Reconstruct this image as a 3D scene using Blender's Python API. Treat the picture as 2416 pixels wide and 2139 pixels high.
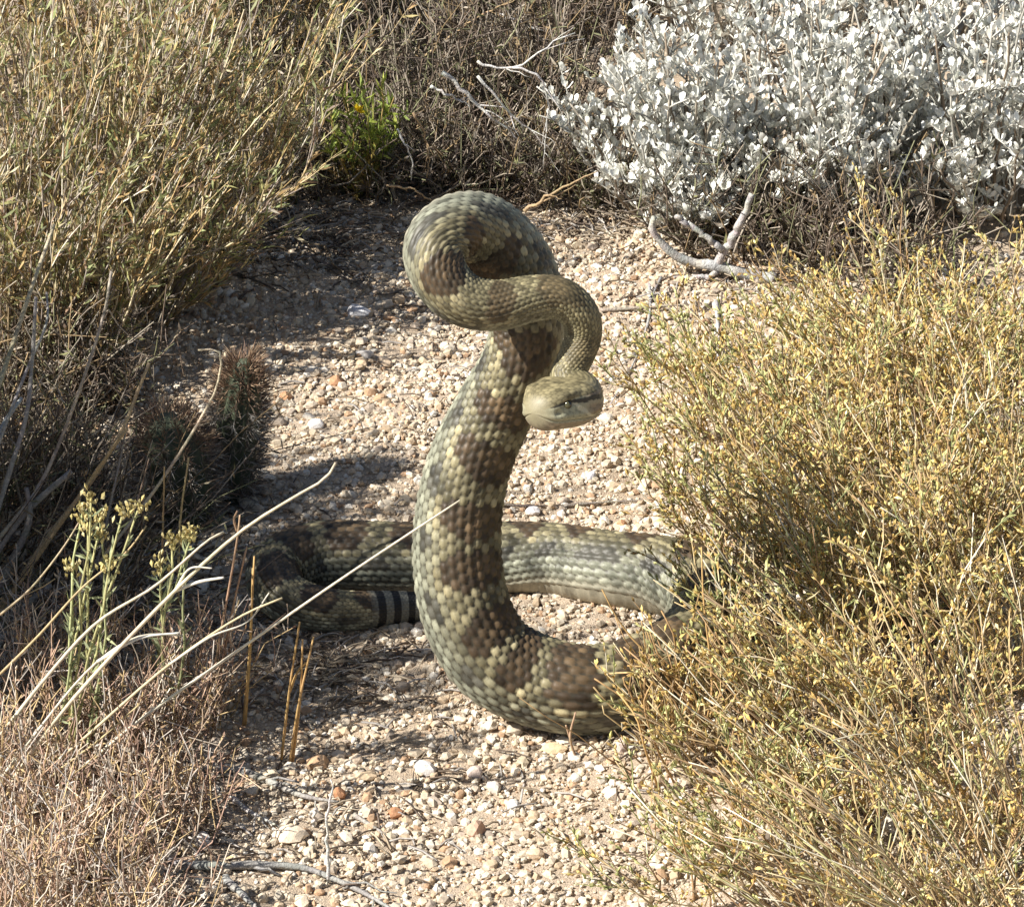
import bpy, math, random
import numpy as np
from mathutils import Vector

for o in list(bpy.data.objects):
    bpy.data.objects.remove(o)
scene = bpy.context.scene
COL = scene.collection
R = math.radians
rng = np.random.default_rng(7)
random.seed(7)

# ------------------------------------------------------------------ camera
PITCH = R(27.0)
DIST = 4.0
LENS = 165.0
cam_pos = np.array([0.0, 0.40 - DIST * math.cos(PITCH), DIST * math.sin(PITCH)])
cd = bpy.data.cameras.new('camera')
cam = bpy.data.objects.new('camera', cd)
COL.objects.link(cam)
cam.location = cam_pos
cam.rotation_euler = (math.pi / 2 - PITCH, 0, 0)
cd.sensor_width = 36.0
cd.lens = LENS
cd.clip_start = 0.05
cd.clip_end = 2000
scene.camera = cam

# ------------------------------------------------------------------ light
SUN_EL = R(43.0)
SUN_AZ = R(17.0)          # sun stands on the left
w = bpy.data.worlds.new('World')
scene.world = w
w.use_nodes = True
nt = w.node_tree
bg = nt.nodes['Background']
sky = nt.nodes.new('ShaderNodeTexSky')
sky.sky_type = 'NISHITA'
sky.sun_disc = False
sky.sun_elevation = SUN_EL
sky.sun_rotation = math.pi + (math.pi / 2 - SUN_AZ)
nt.links.new(sky.outputs[0], bg.inputs[0])
bg.inputs[1].default_value = 0.05
sd = bpy.data.lights.new('sun', 'SUN')
sd.energy = 5.0
sd.angle = R(0.53)
sd.color = (1.0, 0.955, 0.88)
sun = bpy.data.objects.new('sun', sd)
COL.objects.link(sun)
ldir = Vector((math.cos(SUN_EL) * math.cos(SUN_AZ), math.cos(SUN_EL) * math.sin(SUN_AZ), -math.sin(SUN_EL)))
sun.rotation_euler = ldir.to_track_quat('-Z', 'Y').to_euler()
sun.location = (-3, -0.5, 3)
scene.view_settings.view_transform = 'Standard'
scene.view_settings.look = 'None'
scene.view_settings.exposure = 0.90
scene.view_settings.gamma = 1.0
scene.view_settings.use_curve_mapping = False

# ------------------------------------------------------------------ helpers
FPX = LENS / 36.0 * 2416.0
MPP = 1.0 / 3044.0          # metres for one photo pixel near the snake
CR = np.array([1.0, 0, 0])
CU = np.array([0, math.sin(PITCH), math.cos(PITCH)])
CF = np.array([0, math.cos(PITCH), -math.sin(PITCH)])


def ray(px, py):
    return CF + CR * ((px - 1208.0) / FPX) - CU * ((py - 1069.5) / FPX)


def PY(px, py, Y):
    d = ray(px, py)
    return cam_pos + d * ((Y - cam_pos[1]) / d[1])


def PZ(px, py, z):
    d = ray(px, py)
    return cam_pos + d * ((z - cam_pos[2]) / d[2])


def gh(x, y):
    """height of the ground"""
    return (0.006 * np.sin(x * 5.1 + 1.0) * np.sin(y * 4.3 + 0.5) + 0.004 * np.sin(x * 13 + y * 7)
            + 0.0025 * np.sin(x * 31 - y * 23 + 2)) - 0.002


def G(px, py):
    p = PZ(px, py, 0.0)
    for _ in range(3):
        p = PZ(px, py, float(gh(p[0], p[1])))
    return p


def catmull(P, n):
    P = np.asarray(P, float)
    if len(P) == 2:
        t = np.linspace(0, 1, n)[:, None]
        return P[0] * (1 - t) + P[1] * t
    Q = np.vstack([2 * P[0] - P[1], P, 2 * P[-1] - P[-2]])
    seg = np.linalg.norm(np.diff(P[:, :3], axis=0), axis=1) ** 0.5 + 1e-9
    kn = np.concatenate([[0], np.cumsum(seg)])
    kn = np.concatenate([[kn[0] - seg[0]], kn, [kn[-1] + seg[-1]]])
    out = []
    for t in np.linspace(kn[1], kn[-2] - 1e-9, n):
        i = int(np.clip(np.searchsorted(kn, t, side='right') - 1, 1, len(kn) - 3))
        t0, t1, t2, t3 = kn[i - 1], kn[i], kn[i + 1], kn[i + 2]
        p0, p1, p2, p3 = Q[i - 1], Q[i], Q[i + 1], Q[i + 2]
        a1 = (t1 - t) / (t1 - t0) * p0 + (t - t0) / (t1 - t0) * p1
        a2 = (t2 - t) / (t2 - t1) * p1 + (t - t1) / (t2 - t1) * p2
        a3 = (t3 - t) / (t3 - t2) * p2 + (t - t2) / (t3 - t2) * p3
        b1 = (t2 - t) / (t2 - t0) * a1 + (t - t0) / (t2 - t0) * a2
        b2 = (t3 - t) / (t3 - t1) * a2 + (t - t1) / (t3 - t1) * a3
        out.append((t2 - t) / (t2 - t1) * b1 + (t - t1) / (t2 - t1) * b2)
    return np.array(out)


def lin(r, g, b):
    f = lambda c: (c / 255 / 12.92) if c / 255 <= 0.04045 else ((c / 255 + 0.055) / 1.055) ** 2.4
    return np.array([f(r), f(g), f(b)])


class MB:
    """collects geometry that becomes ONE mesh object"""

    def __init__(self):
        self.v = []; self.q = []; self.t = []; self.c = []; self.n = 0

    def add(self, v, quads=None, tris=None, col=(0.5, 0.5, 0.5)):
        v = np.asarray(v, float)
        self.v.append(v)
        if quads is not None and len(quads): self.q.append(np.asarray(quads, int) + self.n)
        if tris is not None and len(tris): self.t.append(np.asarray(tris, int) + self.n)
        col = np.asarray(col, float)
        if col.ndim == 1: col = np.tile(col, (len(v), 1))
        self.c.append(col)
        self.n += len(v)

    def tube(self, pts, r, col, sides=3, cap=True):
        pts = np.asarray(pts, float)
        n = len(pts)
        r = np.broadcast_to(np.asarray(r, float), (n,)) if np.ndim(r) else np.full(n, r)
        T = np.gradient(pts, axis=0)
        T /= np.linalg.norm(T, axis=1)[:, None] + 1e-12
        ref = np.array([0.31, 0.9, 0.3]) if abs(T[:, 1]).mean() < 0.8 else np.array([1.0, 0.1, 0.2])
        A = np.cross(T, ref); A /= np.linalg.norm(A, axis=1)[:, None] + 1e-12
        B = np.cross(T, A)
        th = np.arange(sides) * 2 * math.pi / sides
        ring = pts[:, None, :] + r[:, None, None] * (np.cos(th)[None, :, None] * A[:, None, :] + np.sin(th)[None, :, None] * B[:, None, :])
        i = np.arange(n - 1)[:, None] * sides; j = np.arange(sides)[None, :]; k = (j + 1) % sides
        quads = np.stack([i + j, i + k, i + sides + k, i + sides + j], -1).reshape(-1, 4)
        tris = None
        if cap and sides == 3:
            tris = [[2, 1, 0], [n * 3 - 3, n * 3 - 2, n * 3 - 1]]
        col = np.asarray(col, float)
        if col.ndim == 2: col = np.repeat(col, sides, axis=0)
        v = ring.reshape(-1, 3)
        if cap and sides > 3:
            v = np.vstack([v, pts[0], pts[-1]])
            c0 = n * sides
            tris = [[c0, (m + 1) % sides, m] for m in range(sides)] + [[c0 + 1, (n - 1) * sides + m, (n - 1) * sides + (m + 1) % sides] for m in range(sides)]
            if col.ndim == 2: col = np.vstack([col, col[0], col[-1]])
        self.add(v, quads, tris, col)

    def mesh(self, name, mat, smooth=True):
        V = np.vstack(self.v) if self.v else np.zeros((0, 3))
        Q = np.vstack(self.q) if self.q else np.zeros((0, 4), int)
        T = np.vstack(self.t) if self.t else np.zeros((0, 3), int)
        me = bpy.data.meshes.new(name)
        me.vertices.add(len(V))
        me.vertices.foreach_set('co', V.astype(np.float32).ravel())
        nl = Q.size + T.size
        me.loops.add(nl)
        me.loops.foreach_set('vertex_index', np.concatenate([Q.ravel(), T.ravel()]).astype(np.int32))
        me.polygons.add(len(Q) + len(T))
        st = np.concatenate([np.arange(len(Q)) * 4, Q.size + np.arange(len(T)) * 3]).astype(np.int32)
        me.polygons.foreach_set('loop_start', st)
        me.polygons.foreach_set('use_smooth', np.full(len(Q) + len(T), smooth))
        me.update(calc_edges=True)
        at = me.color_attributes.new('Col', 'FLOAT_COLOR', 'POINT')
        C = np.vstack(self.c)
        at.data.foreach_set('color', np.hstack([np.clip(C, 0, 1), np.ones((len(C), 1))]).astype(np.float32).ravel())
        if mat: me.materials.append(mat)
        return me

    def build(self, name, mat, parent=None, smooth=True, kind=None, origin=None):
        if origin is not None:
            o3 = np.asarray(origin, float)
            self.v = [v - o3 for v in self.v]
        me = self.mesh(name, mat, smooth)
        return link(name, me, parent, kind, origin)


def link(name, me, parent=None, kind=None, loc=None):
    o = bpy.data.objects.new(name, me)
    COL.objects.link(o)
    if loc is not None: o.location = Vector(tuple(loc))
    if parent is not None: o.parent = parent
    if kind: o['kind'] = kind
    return o


def tag(o, label, cat, group=None):
    o['label'] = label; o['category'] = cat
    if group: o['group'] = group
    return o


def thing(name, label, cat, loc, group=None):
    o = bpy.data.objects.new(name, None)
    o.empty_display_size = 0.02
    COL.objects.link(o)
    o.location = Vector(tuple(float(a) for a in loc))
    return tag(o, label, cat, group)


def material(name, rough=0.7, spec=0.3, noise_scale=0, noise_amt=0.0, transl=0.0, bump=0.0, bump_scale=300, base=None):
    m = bpy.data.materials.new(name)
    m.use_nodes = True
    t = m.node_tree
    b = t.nodes['Principled BSDF']
    b.inputs['Roughness'].default_value = rough
    b.inputs['Specular IOR Level'].default_value = spec
    if base is None:
        a = t.nodes.new('ShaderNodeAttribute'); a.attribute_name = 'Col'
        csock = a.outputs['Color']
    else:
        rgb = t.nodes.new('ShaderNodeRGB'); rgb.outputs[0].default_value = (*base, 1)
        csock = rgb.outputs[0]
    tc = t.nodes.new('ShaderNodeTexCoord')
    if noise_amt > 0:
        n = t.nodes.new('ShaderNodeTexNoise')
        n.inputs['Scale'].default_value = noise_scale
        n.inputs['Detail'].default_value = 4
        t.links.new(tc.outputs['Object'], n.inputs['Vector'])
        mr = t.nodes.new('ShaderNodeMapRange')
        mr.inputs[1].default_value = 0.3; mr.inputs[2].default_value = 0.7
        mr.inputs[3].default_value = 1 - noise_amt; mr.inputs[4].default_value = 1 + noise_amt
        t.links.new(n.outputs['Fac'], mr.inputs[0])
        vm = t.nodes.new('ShaderNodeVectorMath'); vm.operation = 'SCALE'
        t.links.new(csock, vm.inputs[0]); t.links.new(mr.outputs[0], vm.inputs['Scale'])
        csock = vm.outputs[0]
    t.links.new(csock, b.inputs['Base Color'])
    if bump > 0:
        n2 = t.nodes.new('ShaderNodeTexNoise'); n2.inputs['Scale'].default_value = bump_scale; n2.inputs['Detail'].default_value = 5
        t.links.new(tc.outputs['Object'], n2.inputs['Vector'])
        bp = t.nodes.new('ShaderNodeBump'); bp.inputs['Strength'].default_value = bump; bp.inputs['Distance'].default_value = 0.002
        t.links.new(n2.outputs['Fac'], bp.inputs['Height']); t.links.new(bp.outputs[0], b.inputs['Normal'])
    if transl > 0:
        tr = t.nodes.new('ShaderNodeBsdfTranslucent')
        t.links.new(csock, tr.inputs['Color'])
        mx = t.nodes.new('ShaderNodeMixShader'); mx.inputs[0].default_value = transl
        t.links.new(b.outputs[0], mx.inputs[1]); t.links.new(tr.outputs[0], mx.inputs[2])
        t.links.new(mx.outputs[0], t.nodes['Material Output'].inputs['Surface'])
    return m


M_SAND = material('sand', 0.95, 0.1, 900, 0.35, bump=0.9, bump_scale=700)
M_STONE = material('pebble', 0.85, 0.2, 420, 0.16, bump=0.25, bump_scale=900)
M_SNAKE = material('snake_skin', 0.5, 0.35, 900, 0.12)
M_EYE = material('snake_eye', 0.12, 0.6)
M_WOOD = material('weathered_wood', 0.9, 0.15, 500, 0.3, bump=0.6, bump_scale=600)
M_DRY = material('dry_stem', 0.7, 0.25, 300, 0.2)
M_LEAF = material('weed_leaf', 0.6, 0.3, transl=0.3)
M_BUD = material('dry_bud', 0.75, 0.2, transl=0.2)
M_WOOL = material('woolly_leaf', 0.9, 0.15, 600, 0.08, transl=0.15)
M_CACT = material('cactus_skin', 0.6, 0.3, 300, 0.2)
M_LIT = material('litter', 0.9, 0.1, 300, 0.25)

# ------------------------------------------------------------------ ground
def make_ground():
    m = MB()
    def grid(x0, x1, y0, y1, nx, ny, f):
        X, Y = np.meshgrid(np.linspace(x0, x1, nx), np.linspace(y0, y1, ny))
        Z = f(X, Y)
        v = np.stack([X, Y, Z], -1).reshape(-1, 3)
        i = np.arange(ny - 1)[:, None] * nx; j = np.arange(nx - 1)[None, :]
        q = np.stack([i + j, i + j + 1, i + nx + j + 1, i + nx + j], -1).reshape(-1, 4)
        return v, q
    # one sheet: fine in the middle, coarse to the horizon
    xs = np.concatenate([-np.geomspace(1.5, 900, 16)[::-1], np.linspace(-1.4, 1.4, 170), np.geomspace(1.5, 900, 16)])
    ys = np.concatenate([-np.geomspace(1.2, 900, 16)[::-1], np.linspace(-1.1, 2.6, 210), np.geomspace(2.7, 900, 16)])
    X, Y = np.meshgrid(xs, ys)
    near = np.clip(1.6 - np.maximum(abs(X), abs(Y - 0.7) * 0.75), 0, 1)
    Z = gh(X, Y) * np.clip(near * 3, 0, 1)
    Z += near * rng.normal(0, 0.0009, X.shape)
    nx, ny = len(xs), len(ys)
    v = np.stack([X, Y, Z], -1).reshape(-1, 3)
    i = np.arange(ny - 1)[:, None] * nx; j = np.arange(nx - 1)[None, :]
    q = np.stack([i + j, i + j + 1, i + nx + j + 1, i + nx + j], -1).reshape(-1, 4)
    n = (0.5 + 0.5 * np.sin(X * 9 + 2 * np.sin(Y * 7)) * np.sin(Y * 8 + 1.3)).reshape(-1)
    c0 = np.array([0.50, 0.395, 0.29]); c1 = np.array([0.58, 0.47, 0.36])
    c = (c0 + (c1 - c0) * n[:, None]) * [0.80, 0.80, 0.79]
    m.add(v, q, None, c)
    g = m.build('ground', M_SAND)
    g['kind'] = 'structure'
make_ground()

PHI = (1 + 5 ** 0.5) / 2
ICO_V = np.array([[-1, PHI, 0], [1, PHI, 0], [-1, -PHI, 0], [1, -PHI, 0], [0, -1, PHI], [0, 1, PHI], [0, -1, -PHI], [0, 1, -PHI],
                  [PHI, 0, -1], [PHI, 0, 1], [-PHI, 0, -1], [-PHI, 0, 1]], float)
ICO_V /= np.linalg.norm(ICO_V[0])
ICO_F = np.array([[0, 11, 5], [0, 5, 1], [0, 1, 7], [0, 7, 10], [0, 10, 11], [1, 5, 9], [5, 11, 4], [11, 10, 2], [10, 7, 6], [7, 1, 8],
                  [3, 9, 4], [3, 4, 2], [3, 2, 6], [3, 6, 8], [3, 8, 9], [4, 9, 5], [2, 4, 11], [6, 2, 10], [8, 6, 7], [9, 8, 1]])


def ico_sub(V, F):
    V = [tuple(v) for v in V]; cache = {}; out = []
    def mid(a, b):
        k = (min(a, b), max(a, b))
        if k not in cache:
            p = np.array(V[a]) + np.array(V[b]); p /= np.linalg.norm(p)
            cache[k] = len(V); V.append(tuple(p))
        return cache[k]
    for a, b, c in F:
        x, y, z = mid(a, b), mid(b, c), mid(c, a)
        out += [[a, x, z], [x, b, y], [z, y, c], [x, y, z]]
    return np.array(V), np.array(out)


ICO2_V, ICO2_F = ico_sub(ICO_V, ICO_F)
STONE_COLS = np.array([[0.66, 0.55, 0.42], [0.72, 0.63, 0.51], [0.60, 0.46, 0.32], [0.76, 0.70, 0.62], [0.50, 0.33, 0.21], [0.62, 0.52, 0.41],
                       [0.46, 0.38, 0.31], [0.70, 0.58, 0.42]]) * [0.86, 0.86, 0.84]
STONE_P = np.array([0.24, 0.2, 0.14, 0.12, 0.08, 0.12, 0.04, 0.06])


def rot_random(n):
    q = rng.normal(size=(n, 4)); q /= np.linalg.norm(q, axis=1)[:, None]
    a, b, c, d = q.T
    return np.stack([np.stack([1 - 2 * (c * c + d * d), 2 * (b * c - a * d), 2 * (b * d + a * c)], -1),
                     np.stack([2 * (b * c + a * d), 1 - 2 * (b * b + d * d), 2 * (c * d - a * b)], -1),
                     np.stack([2 * (b * d - a * c), 2 * (c * d + a * b), 1 - 2 * (b * b + c * c)], -1)], 1)


def make_gravel():
    def batch(m, n, V, F, rad, xy, sink):
        sc = rad[:, None, None] * rng.uniform(0.65, 1.25, (n, 1, 3))
        v = V[None] * (1 + rng.normal(0, 0.13, (n, len(V), 1))) * sc
        v = np.einsum('nij,nkj->nki', rot_random(n), v)
        v[:, :, 2] *= 0.8
        v[:, :, 0] += xy[:, 0, None]; v[:, :, 1] += xy[:, 1, None]
        v[:, :, 2] += (gh(xy[:, 0], xy[:, 1]) + rad * sink)[:, None]
        f = (F[None] + (np.arange(n) * len(V))[:, None, None]).reshape(-1, 3)
        c = STONE_COLS[rng.choice(len(STONE_COLS), n, p=STONE_P)] * rng.uniform(0.78, 1.18, (n, 1))
        m.add(v.reshape(-1, 3), None, f, np.repeat(c, len(V), axis=0))
    def field(n, x0, x1, y0, y1):
        return np.stack([rng.uniform(x0, x1, n), rng.uniform(y0, y1, n)], -1)
    m = MB()
    OV = np.array([[1, 0, 0], [-1, 0, 0], [0, 1, 0], [0, -1, 0], [0, 0, 1], [0, 0, -1]], float)
    OF = np.array([[0, 2, 4], [2, 1, 4], [1, 3, 4], [3, 0, 4], [2, 0, 5], [1, 2, 5], [3, 1, 5], [0, 3, 5]])
    n = 44000
    batch(m, n, OV, OF, np.clip(rng.lognormal(math.log(0.0016), 0.28, n), 0.0009, 0.003), field(n, -0.44, 0.40, -0.36, 0.92), 0.35)
    n = 22000
    rad = np.clip(rng.lognormal(math.log(0.0024), 0.36, n), 0.0014, 0.0050)
    batch(m, n, ICO_V, ICO_F, rad, field(n, -0.44, 0.40, -0.36, 0.92), 0.35)
    n = 5000
    rad = np.clip(rng.lognormal(math.log(0.0038), 0.22, n), 0.0028, 0.0062)
    batch(m, n, ICO_V, ICO_F, rad, field(n, -0.52, 0.56, -0.42, 1.0), 0.3)
    n = 3000
    rad = np.clip(rng.lognormal(math.log(0.003), 0.4, n), 0.002, 0.006)
    xy = field(n, -1.3, 1.3, -0.9, 2.2)
    batch(m, n, ICO_V, ICO_F, rad, xy, 0.3)
    o = m.build('gravel', M_STONE, kind='stuff', smooth=False)
    tag(o, 'pale tan and cream granite gravel covering the open ground', 'gravel')
make_gravel()


def stone_mesh(seed, sx, sy, sz, col):
    r = np.random.default_rng(seed)
    v = ICO2_V * (1 + r.normal(0, 0.07, (len(ICO2_V), 1)))
    # a few cut facets
    for _ in range(5):
        d = r.normal(size=3); d /= np.linalg.norm(d)
        k = v @ d; lim = r.uniform(0.62, 0.85)
        v = v - np.maximum(k - lim, 0)[:, None] * d
    v = v * [sx, sy, sz]
    m = MB(); m.add(v, None, ICO2_F, np.clip(np.array(col) * r.uniform(0.92, 1.08, (len(v), 1)), 0, 1))
    return m.mesh('stone', M_STONE, smooth=False)


named_stones = [  # photo x, y, half sizes in pixels, colour, label
    (848, 742, 36, 20, (0.66, 0.65, 0.66), 'white speckled stone on gravel between the dark twigs and the open patch'),
    (682, 1978, 40, 20, (0.70, 0.58, 0.44), 'long cream stone with orange end lying above the grey ground stick'),
    (1122, 1968, 24, 24, (0.55, 0.36, 0.26), 'pinkish brown upright stone in the bare foreground gravel'),
    (1003, 1818, 28, 17, (0.70, 0.66, 0.62), 'flat white stone on gravel in front of the snake'),
    (1212, 1906, 15, 15, (0.74, 0.72, 0.68), 'small bright white square stone in foreground gravel'),
    (752, 1808, 28, 18, (0.50, 0.33, 0.20), 'rusty tan stone beside the grey foreground stick'),
    (864, 1835, 24, 13, (0.55, 0.42, 0.28), 'tan stone with dark underside near the white upright twig'),
    (842, 1798, 18, 14, (0.56, 0.44, 0.33), 'rounded tan pebble pair stone in foreground gravel'),
    (932, 1925, 17, 14, (0.42, 0.22, 0.12), 'small rusty orange stone right of the white upright twig'),
    (480, 1990, 20, 20, (0.68, 0.63, 0.58), 'pale faceted stone at the edge of the pink dry grass'),
    (800, 1880, 14, 18, (0.46, 0.24, 0.13), 'orange upright pebble beside the shadow under a stick'),
    (1660, 1165, 22, 16, (0.74, 0.72, 0.70), 'white stone on sand at the edge of the golden weeds'),
    (1395, 1130, 16, 14, (0.62, 0.62, 0.66), 'bluish white pebble on the sand right of the raised snake'),
    (1465, 1245, 16, 14, (0.48, 0.27, 0.15), 'orange brown pebble resting behind the pale rear coil'),
    (1258, 1213, 19, 14, (0.64, 0.62, 0.62), 'round whitish pebble just behind the rear coil'),
    (745, 1008, 22, 16, (0.72, 0.68, 0.64), 'white pebble on bright gravel right of the spiny cactus'),
    (675, 940, 18, 14, (0.48, 0.28, 0.16), 'rust orange pebble on bright gravel near the spiny cactus'),
    (795, 905, 20, 16, (0.46, 0.26, 0.15), 'dark orange pebble left of the raised snake body'),
    (860, 840, 24, 14, (0.70, 0.66, 0.62), 'broad white pebble on bright gravel left of the neck loop'),
    (910, 862, 22, 12, (0.58, 0.45, 0.32), 'flat tan pebble with dark shadow left of the neck loop'),
    (1405, 1530, 16, 14, (0.66, 0.60, 0.50), 'cream pebble lying between the two snake coils'),
    (1330, 1525, 14, 10, (0.50, 0.40, 0.34), 'brown pebble lying between the two snake coils'),
    (1260, 2020, 22, 14, (0.60, 0.46, 0.32), 'tan flat stone in lower foreground gravel'),
    (1310, 1770, 30, 12, (0.60, 0.46, 0.29), 'long golden tan stone in front of the front coil'),
    (1470, 1765, 20, 22, (0.60, 0.50, 0.44), 'pale angular stone at the tip of the front coil'),
    (950, 1865, 26, 12, (0.58, 0.50, 0.40), 'streaked tan stone over a dark hollow in foreground'),
    (1120, 1830, 20, 18, (0.52, 0.42, 0.36), 'dull pinkish stone in foreground gravel below the coil'),
    (1750, 1250, 18, 14, (0.7, 0.66, 0.62), 'pale stone half hidden under golden weeds'),
]
for k, (px, py, hx, hz, col, lab) in enumerate(named_stones):
    p = G(px, py)
    sx, sz = hx * MPP * 1.05, hz * MPP * 1.05
    o = link('stone', stone_mesh(100 + k, sx, (sx + sz) * 0.5, sz, col), loc=(p[0], p[1], p[2] + sz * 0.45))
    o.rotation_euler = (0, 0, rng.uniform(-0.3, 0.3))
    tag(o, lab, 'stone', 'loose stones on the gravel')
protos = [stone_mesh(300 + k, 1, rng.uniform(0.7, 1), rng.uniform(0.6, 0.85), STONE_COLS[k % 8] * 1.03) for k in range(16)]
for k in range(170):
    x, y = rng.uniform(-0.34, 0.24), rng.uniform(-0.32, 0.75)
    s = rng.uniform(0.0042, 0.0075)
    o = link('pebble', protos[k % 16], loc=(x, y, gh(x, y) + s * 0.35))
    o.scale = (s, s, s); o.rotation_euler = (rng.uniform(-.3, .3), rng.uniform(-.3, .3), rng.uniform(0, 6.3))
    tag(o, 'thumbnail sized granite pebble lying loose among the finer gravel', 'pebble', 'larger pebbles in the gravel')

# ------------------------------------------------------------------ snake
def make_snake():
    px = MPP
    nz = lambda v: np.array(v, float) / np.linalg.norm(v)
    cam_d = (0, -0.9, 0.45)
    C = []   # x,y,z,r, dorsal
    def onY(x, y, Y, r, d): p = PY(x, y, Y); C.append([*p, r * px, *nz(d)])
    def onZ(x, y, r, d, zf=0.93): p = PZ(x, y, r * px * zf); C.append([*p, r * px, *nz(d)])
    # head end first (start of neck), then down the body to the tail
    onY(1338, 884, -0.066, 38, (0.1, -0.8, 0.6))
    onY(1360, 840, -0.058, 39, (0.25, -0.9, 0.25))
    onY(1376, 790, -0.052, 41, (0.6, -0.8, 0.1))
    onY(1368, 742, -0.052, 43, (0.55, -0.7, 0.55))
    onY(1322, 703, -0.052, 46, (0.2, -0.55, 0.85))
    onY(1255, 704, -0.055, 51, (0.0, -0.6, 0.8))
    onY(1170, 721, -0.062, 56, (0.1, -0.75, 0.65))
    onY(1092, 706, -0.064, 60, (0.3, -0.85, 0.4))
    onY(1036, 650, -0.058, 64, (0.45, -0.85, 0.1))
    onY(1024, 585, -0.046, 68, (0.45, -0.9, -0.05))
    onY(1064, 540, -0.028, 72, (0.3, -0.95, -0.25))
    onY(1130, 536, -0.006, 77, (0.1, -0.9, -0.4))
    onY(1184, 585, 0.006, 87, (-0.25, -0.95, 0.0))
    onY(1226, 665, 0.012, 92, (-0.3, -0.95, 0.2))
    onY(1244, 760, 0.008, 86, (-0.1, -1, 0.2))
    onY(1226, 850, 0.002, 84, (0.1, -1, 0.2))
    onY(1170, 960, 0.0, 89, (0.35, -0.9, 0.2))
    onY(1112, 1080, -0.008, 94, (0.5, -0.85, 0.2))
    onY(1082, 1210, -0.018, 98, (0.55, -0.8, 0.2))
    onY(1080, 1340, -0.030, 101, (0.6, -0.75, 0.25))
    onY(1106, 1460, -0.042, 103, (0.62, -0.6, 0.5))
    onY(1164, 1552, -0.050, 105, (0.5, -0.5, 0.7))
    onZ(1254, 1601, 105, (0.25, -0.55, 0.85), 1.12)
    onZ(1370, 1627, 103, (0.1, -0.5, 0.9), 0.95)
    onZ(1480, 1612, 101, (-0.05, -0.4, 0.95))
    onZ(1590, 1560, 99, (-0.2, -0.2, 1))
    onZ(1672, 1480, 97, (-0.15, 0.1, 1))
    onZ(1668, 1402, 97, (-0.05, 0.4, 0.95))
    onZ(1570, 1362, 97, (0.0, 0.7, 0.8))
    onZ(1440, 1346, 94, (0, 0.8, 0.7))
    onZ(1310, 1322, 89, (0, 0.7, 0.8))
    onZ(1170, 1316, 87, (0, 0.45, 0.95))
    onZ(1010, 1318, 86, (0, 0.25, 1))
    onZ(860, 1312, 84, (0, 0.15, 1))
    onZ(735, 1310, 80, (0.1, 0, 1))
    onZ(650, 1345, 72, (0.3, 0, 1))
    onZ(668, 1405, 62, (0.3, -0.2, 1))
    onZ(745, 1435, 54, (0.1, -0.2, 1))
    onZ(830, 1440, 47, (0, -0.2, 1))
    onZ(910, 1434, 41, (0, -0.2, 1))
    onZ(985, 1430, 34, (0, -0.1, 1), 1.0)
    onZ(1055, 1436, 28, (0, -0.1, 1), 1.15)
    C = np.array(C)
    fine = catmull(C, 2400)
    # smooth the path a little
    for _ in range(190):
        fine[1:-1, :4] = 0.5 * fine[1:-1, :4] + 0.25 * (fine[:-2, :4] + fine[2:, :4])
    seg = np.linalg.norm(np.diff(fine[:, :3], axis=0), axis=1)
    s = np.concatenate([[0], np.cumsum(seg)])
    r = fine[:, 3]
    # scale coordinate v: one unit for one scale length
    NR = 23                       # dorsal rows
    AV = 0.76 * math.pi           # half angle covered by dorsal scales
    pitch = 2 * AV * r / NR * 1.32
    vv = np.concatenate([[0], np.cumsum(seg / (0.5 * (pitch[1:] + pitch[:-1])))])
    Lb = vv[-1]
    PER = 5
    nb = int(Lb * PER)
    vq = np.linspace(0, Lb, nb)
    body = np.stack([np.interp(vq, vv, fine[:, k]) for k in range(7)], -1)
    sq = np.interp(vq, vv, s)
    # ---- head: short path in front of the neck
    HN = 90
    h0 = body[0, :3]
    snout = PY(1258, 974, -0.116)
    back = PY(1358, 926, -0.074)
    t0 = (body[0, :3] - body[6, :3]); t0 /= np.linalg.norm(t0)
    hp = catmull(np.array([h0, PY(1350, 914, -0.074), back * 0.80 + snout * 0.2, back * 0.4 + snout * 0.6, snout]), HN)
    for _ in range(12): hp[1:-1] = 0.5 * hp[1:-1] + 0.25 * (hp[:-2] + hp[2:])
    ht = 1 - (1 - np.linspace(0, 1, HN)) ** 1.35
    hp = np.stack([np.interp(ht, np.linspace(0, 1, HN), hp[:, q_]) for q_ in range(3)], -1)
    hax = nz(snout - back)
    hup = np.array([0.16, 0.46, 0.87]); hup = nz(hup - hax * hup.dot(hax))
    d0 = body[0, 4:7]
    hd = np.array([nz(d0 * (1 - min(1, t * 3)) + hup * min(1, t * 3)) for t in ht])
    kt = [0, 0.10, 0.22, 0.36, 0.50, 0.64, 0.78, 0.90, 0.97, 1.0]
    hw = np.interp(ht, kt, np.array([38, 44, 66, 84, 82, 70, 58, 48, 41, 30]) * px)
    hu = np.interp(ht, kt, np.array([38, 38, 42, 48, 50, 50, 45, 39, 33, 22]) * px)
    hl = np.interp(ht, kt, np.array([38, 42, 54, 62, 62, 58, 54, 49, 42, 27]) * px)
    for a_ in (hw, hu, hl):
        for _ in range(6): a_[1:-1] = 0.5 * a_[1:-1] + 0.25 * (a_[:-2] + a_[2:])
        a_ *= np.sqrt(np.clip(1 - np.clip((ht - 0.84) / 0.16, 0, 1) ** 2.4, 0.0004, 1))
    # ---- rings: snout -> tail
    P = np.vstack([hp[::-1][:-1], body[:, :3]])
    D = np.vstack([hd[::-1][:-1], body[:, 4:7]])
    nh = HN - 1
    W = np.concatenate([hw[::-1][:-1], body[:, 3]])
    U = np.concatenate([hu[::-1][:-1], body[:, 3]])
    L = np.concatenate([hl[::-1][:-1], body[:, 3]])
    for k in range(nh - 12, nh + 12): pass
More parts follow.
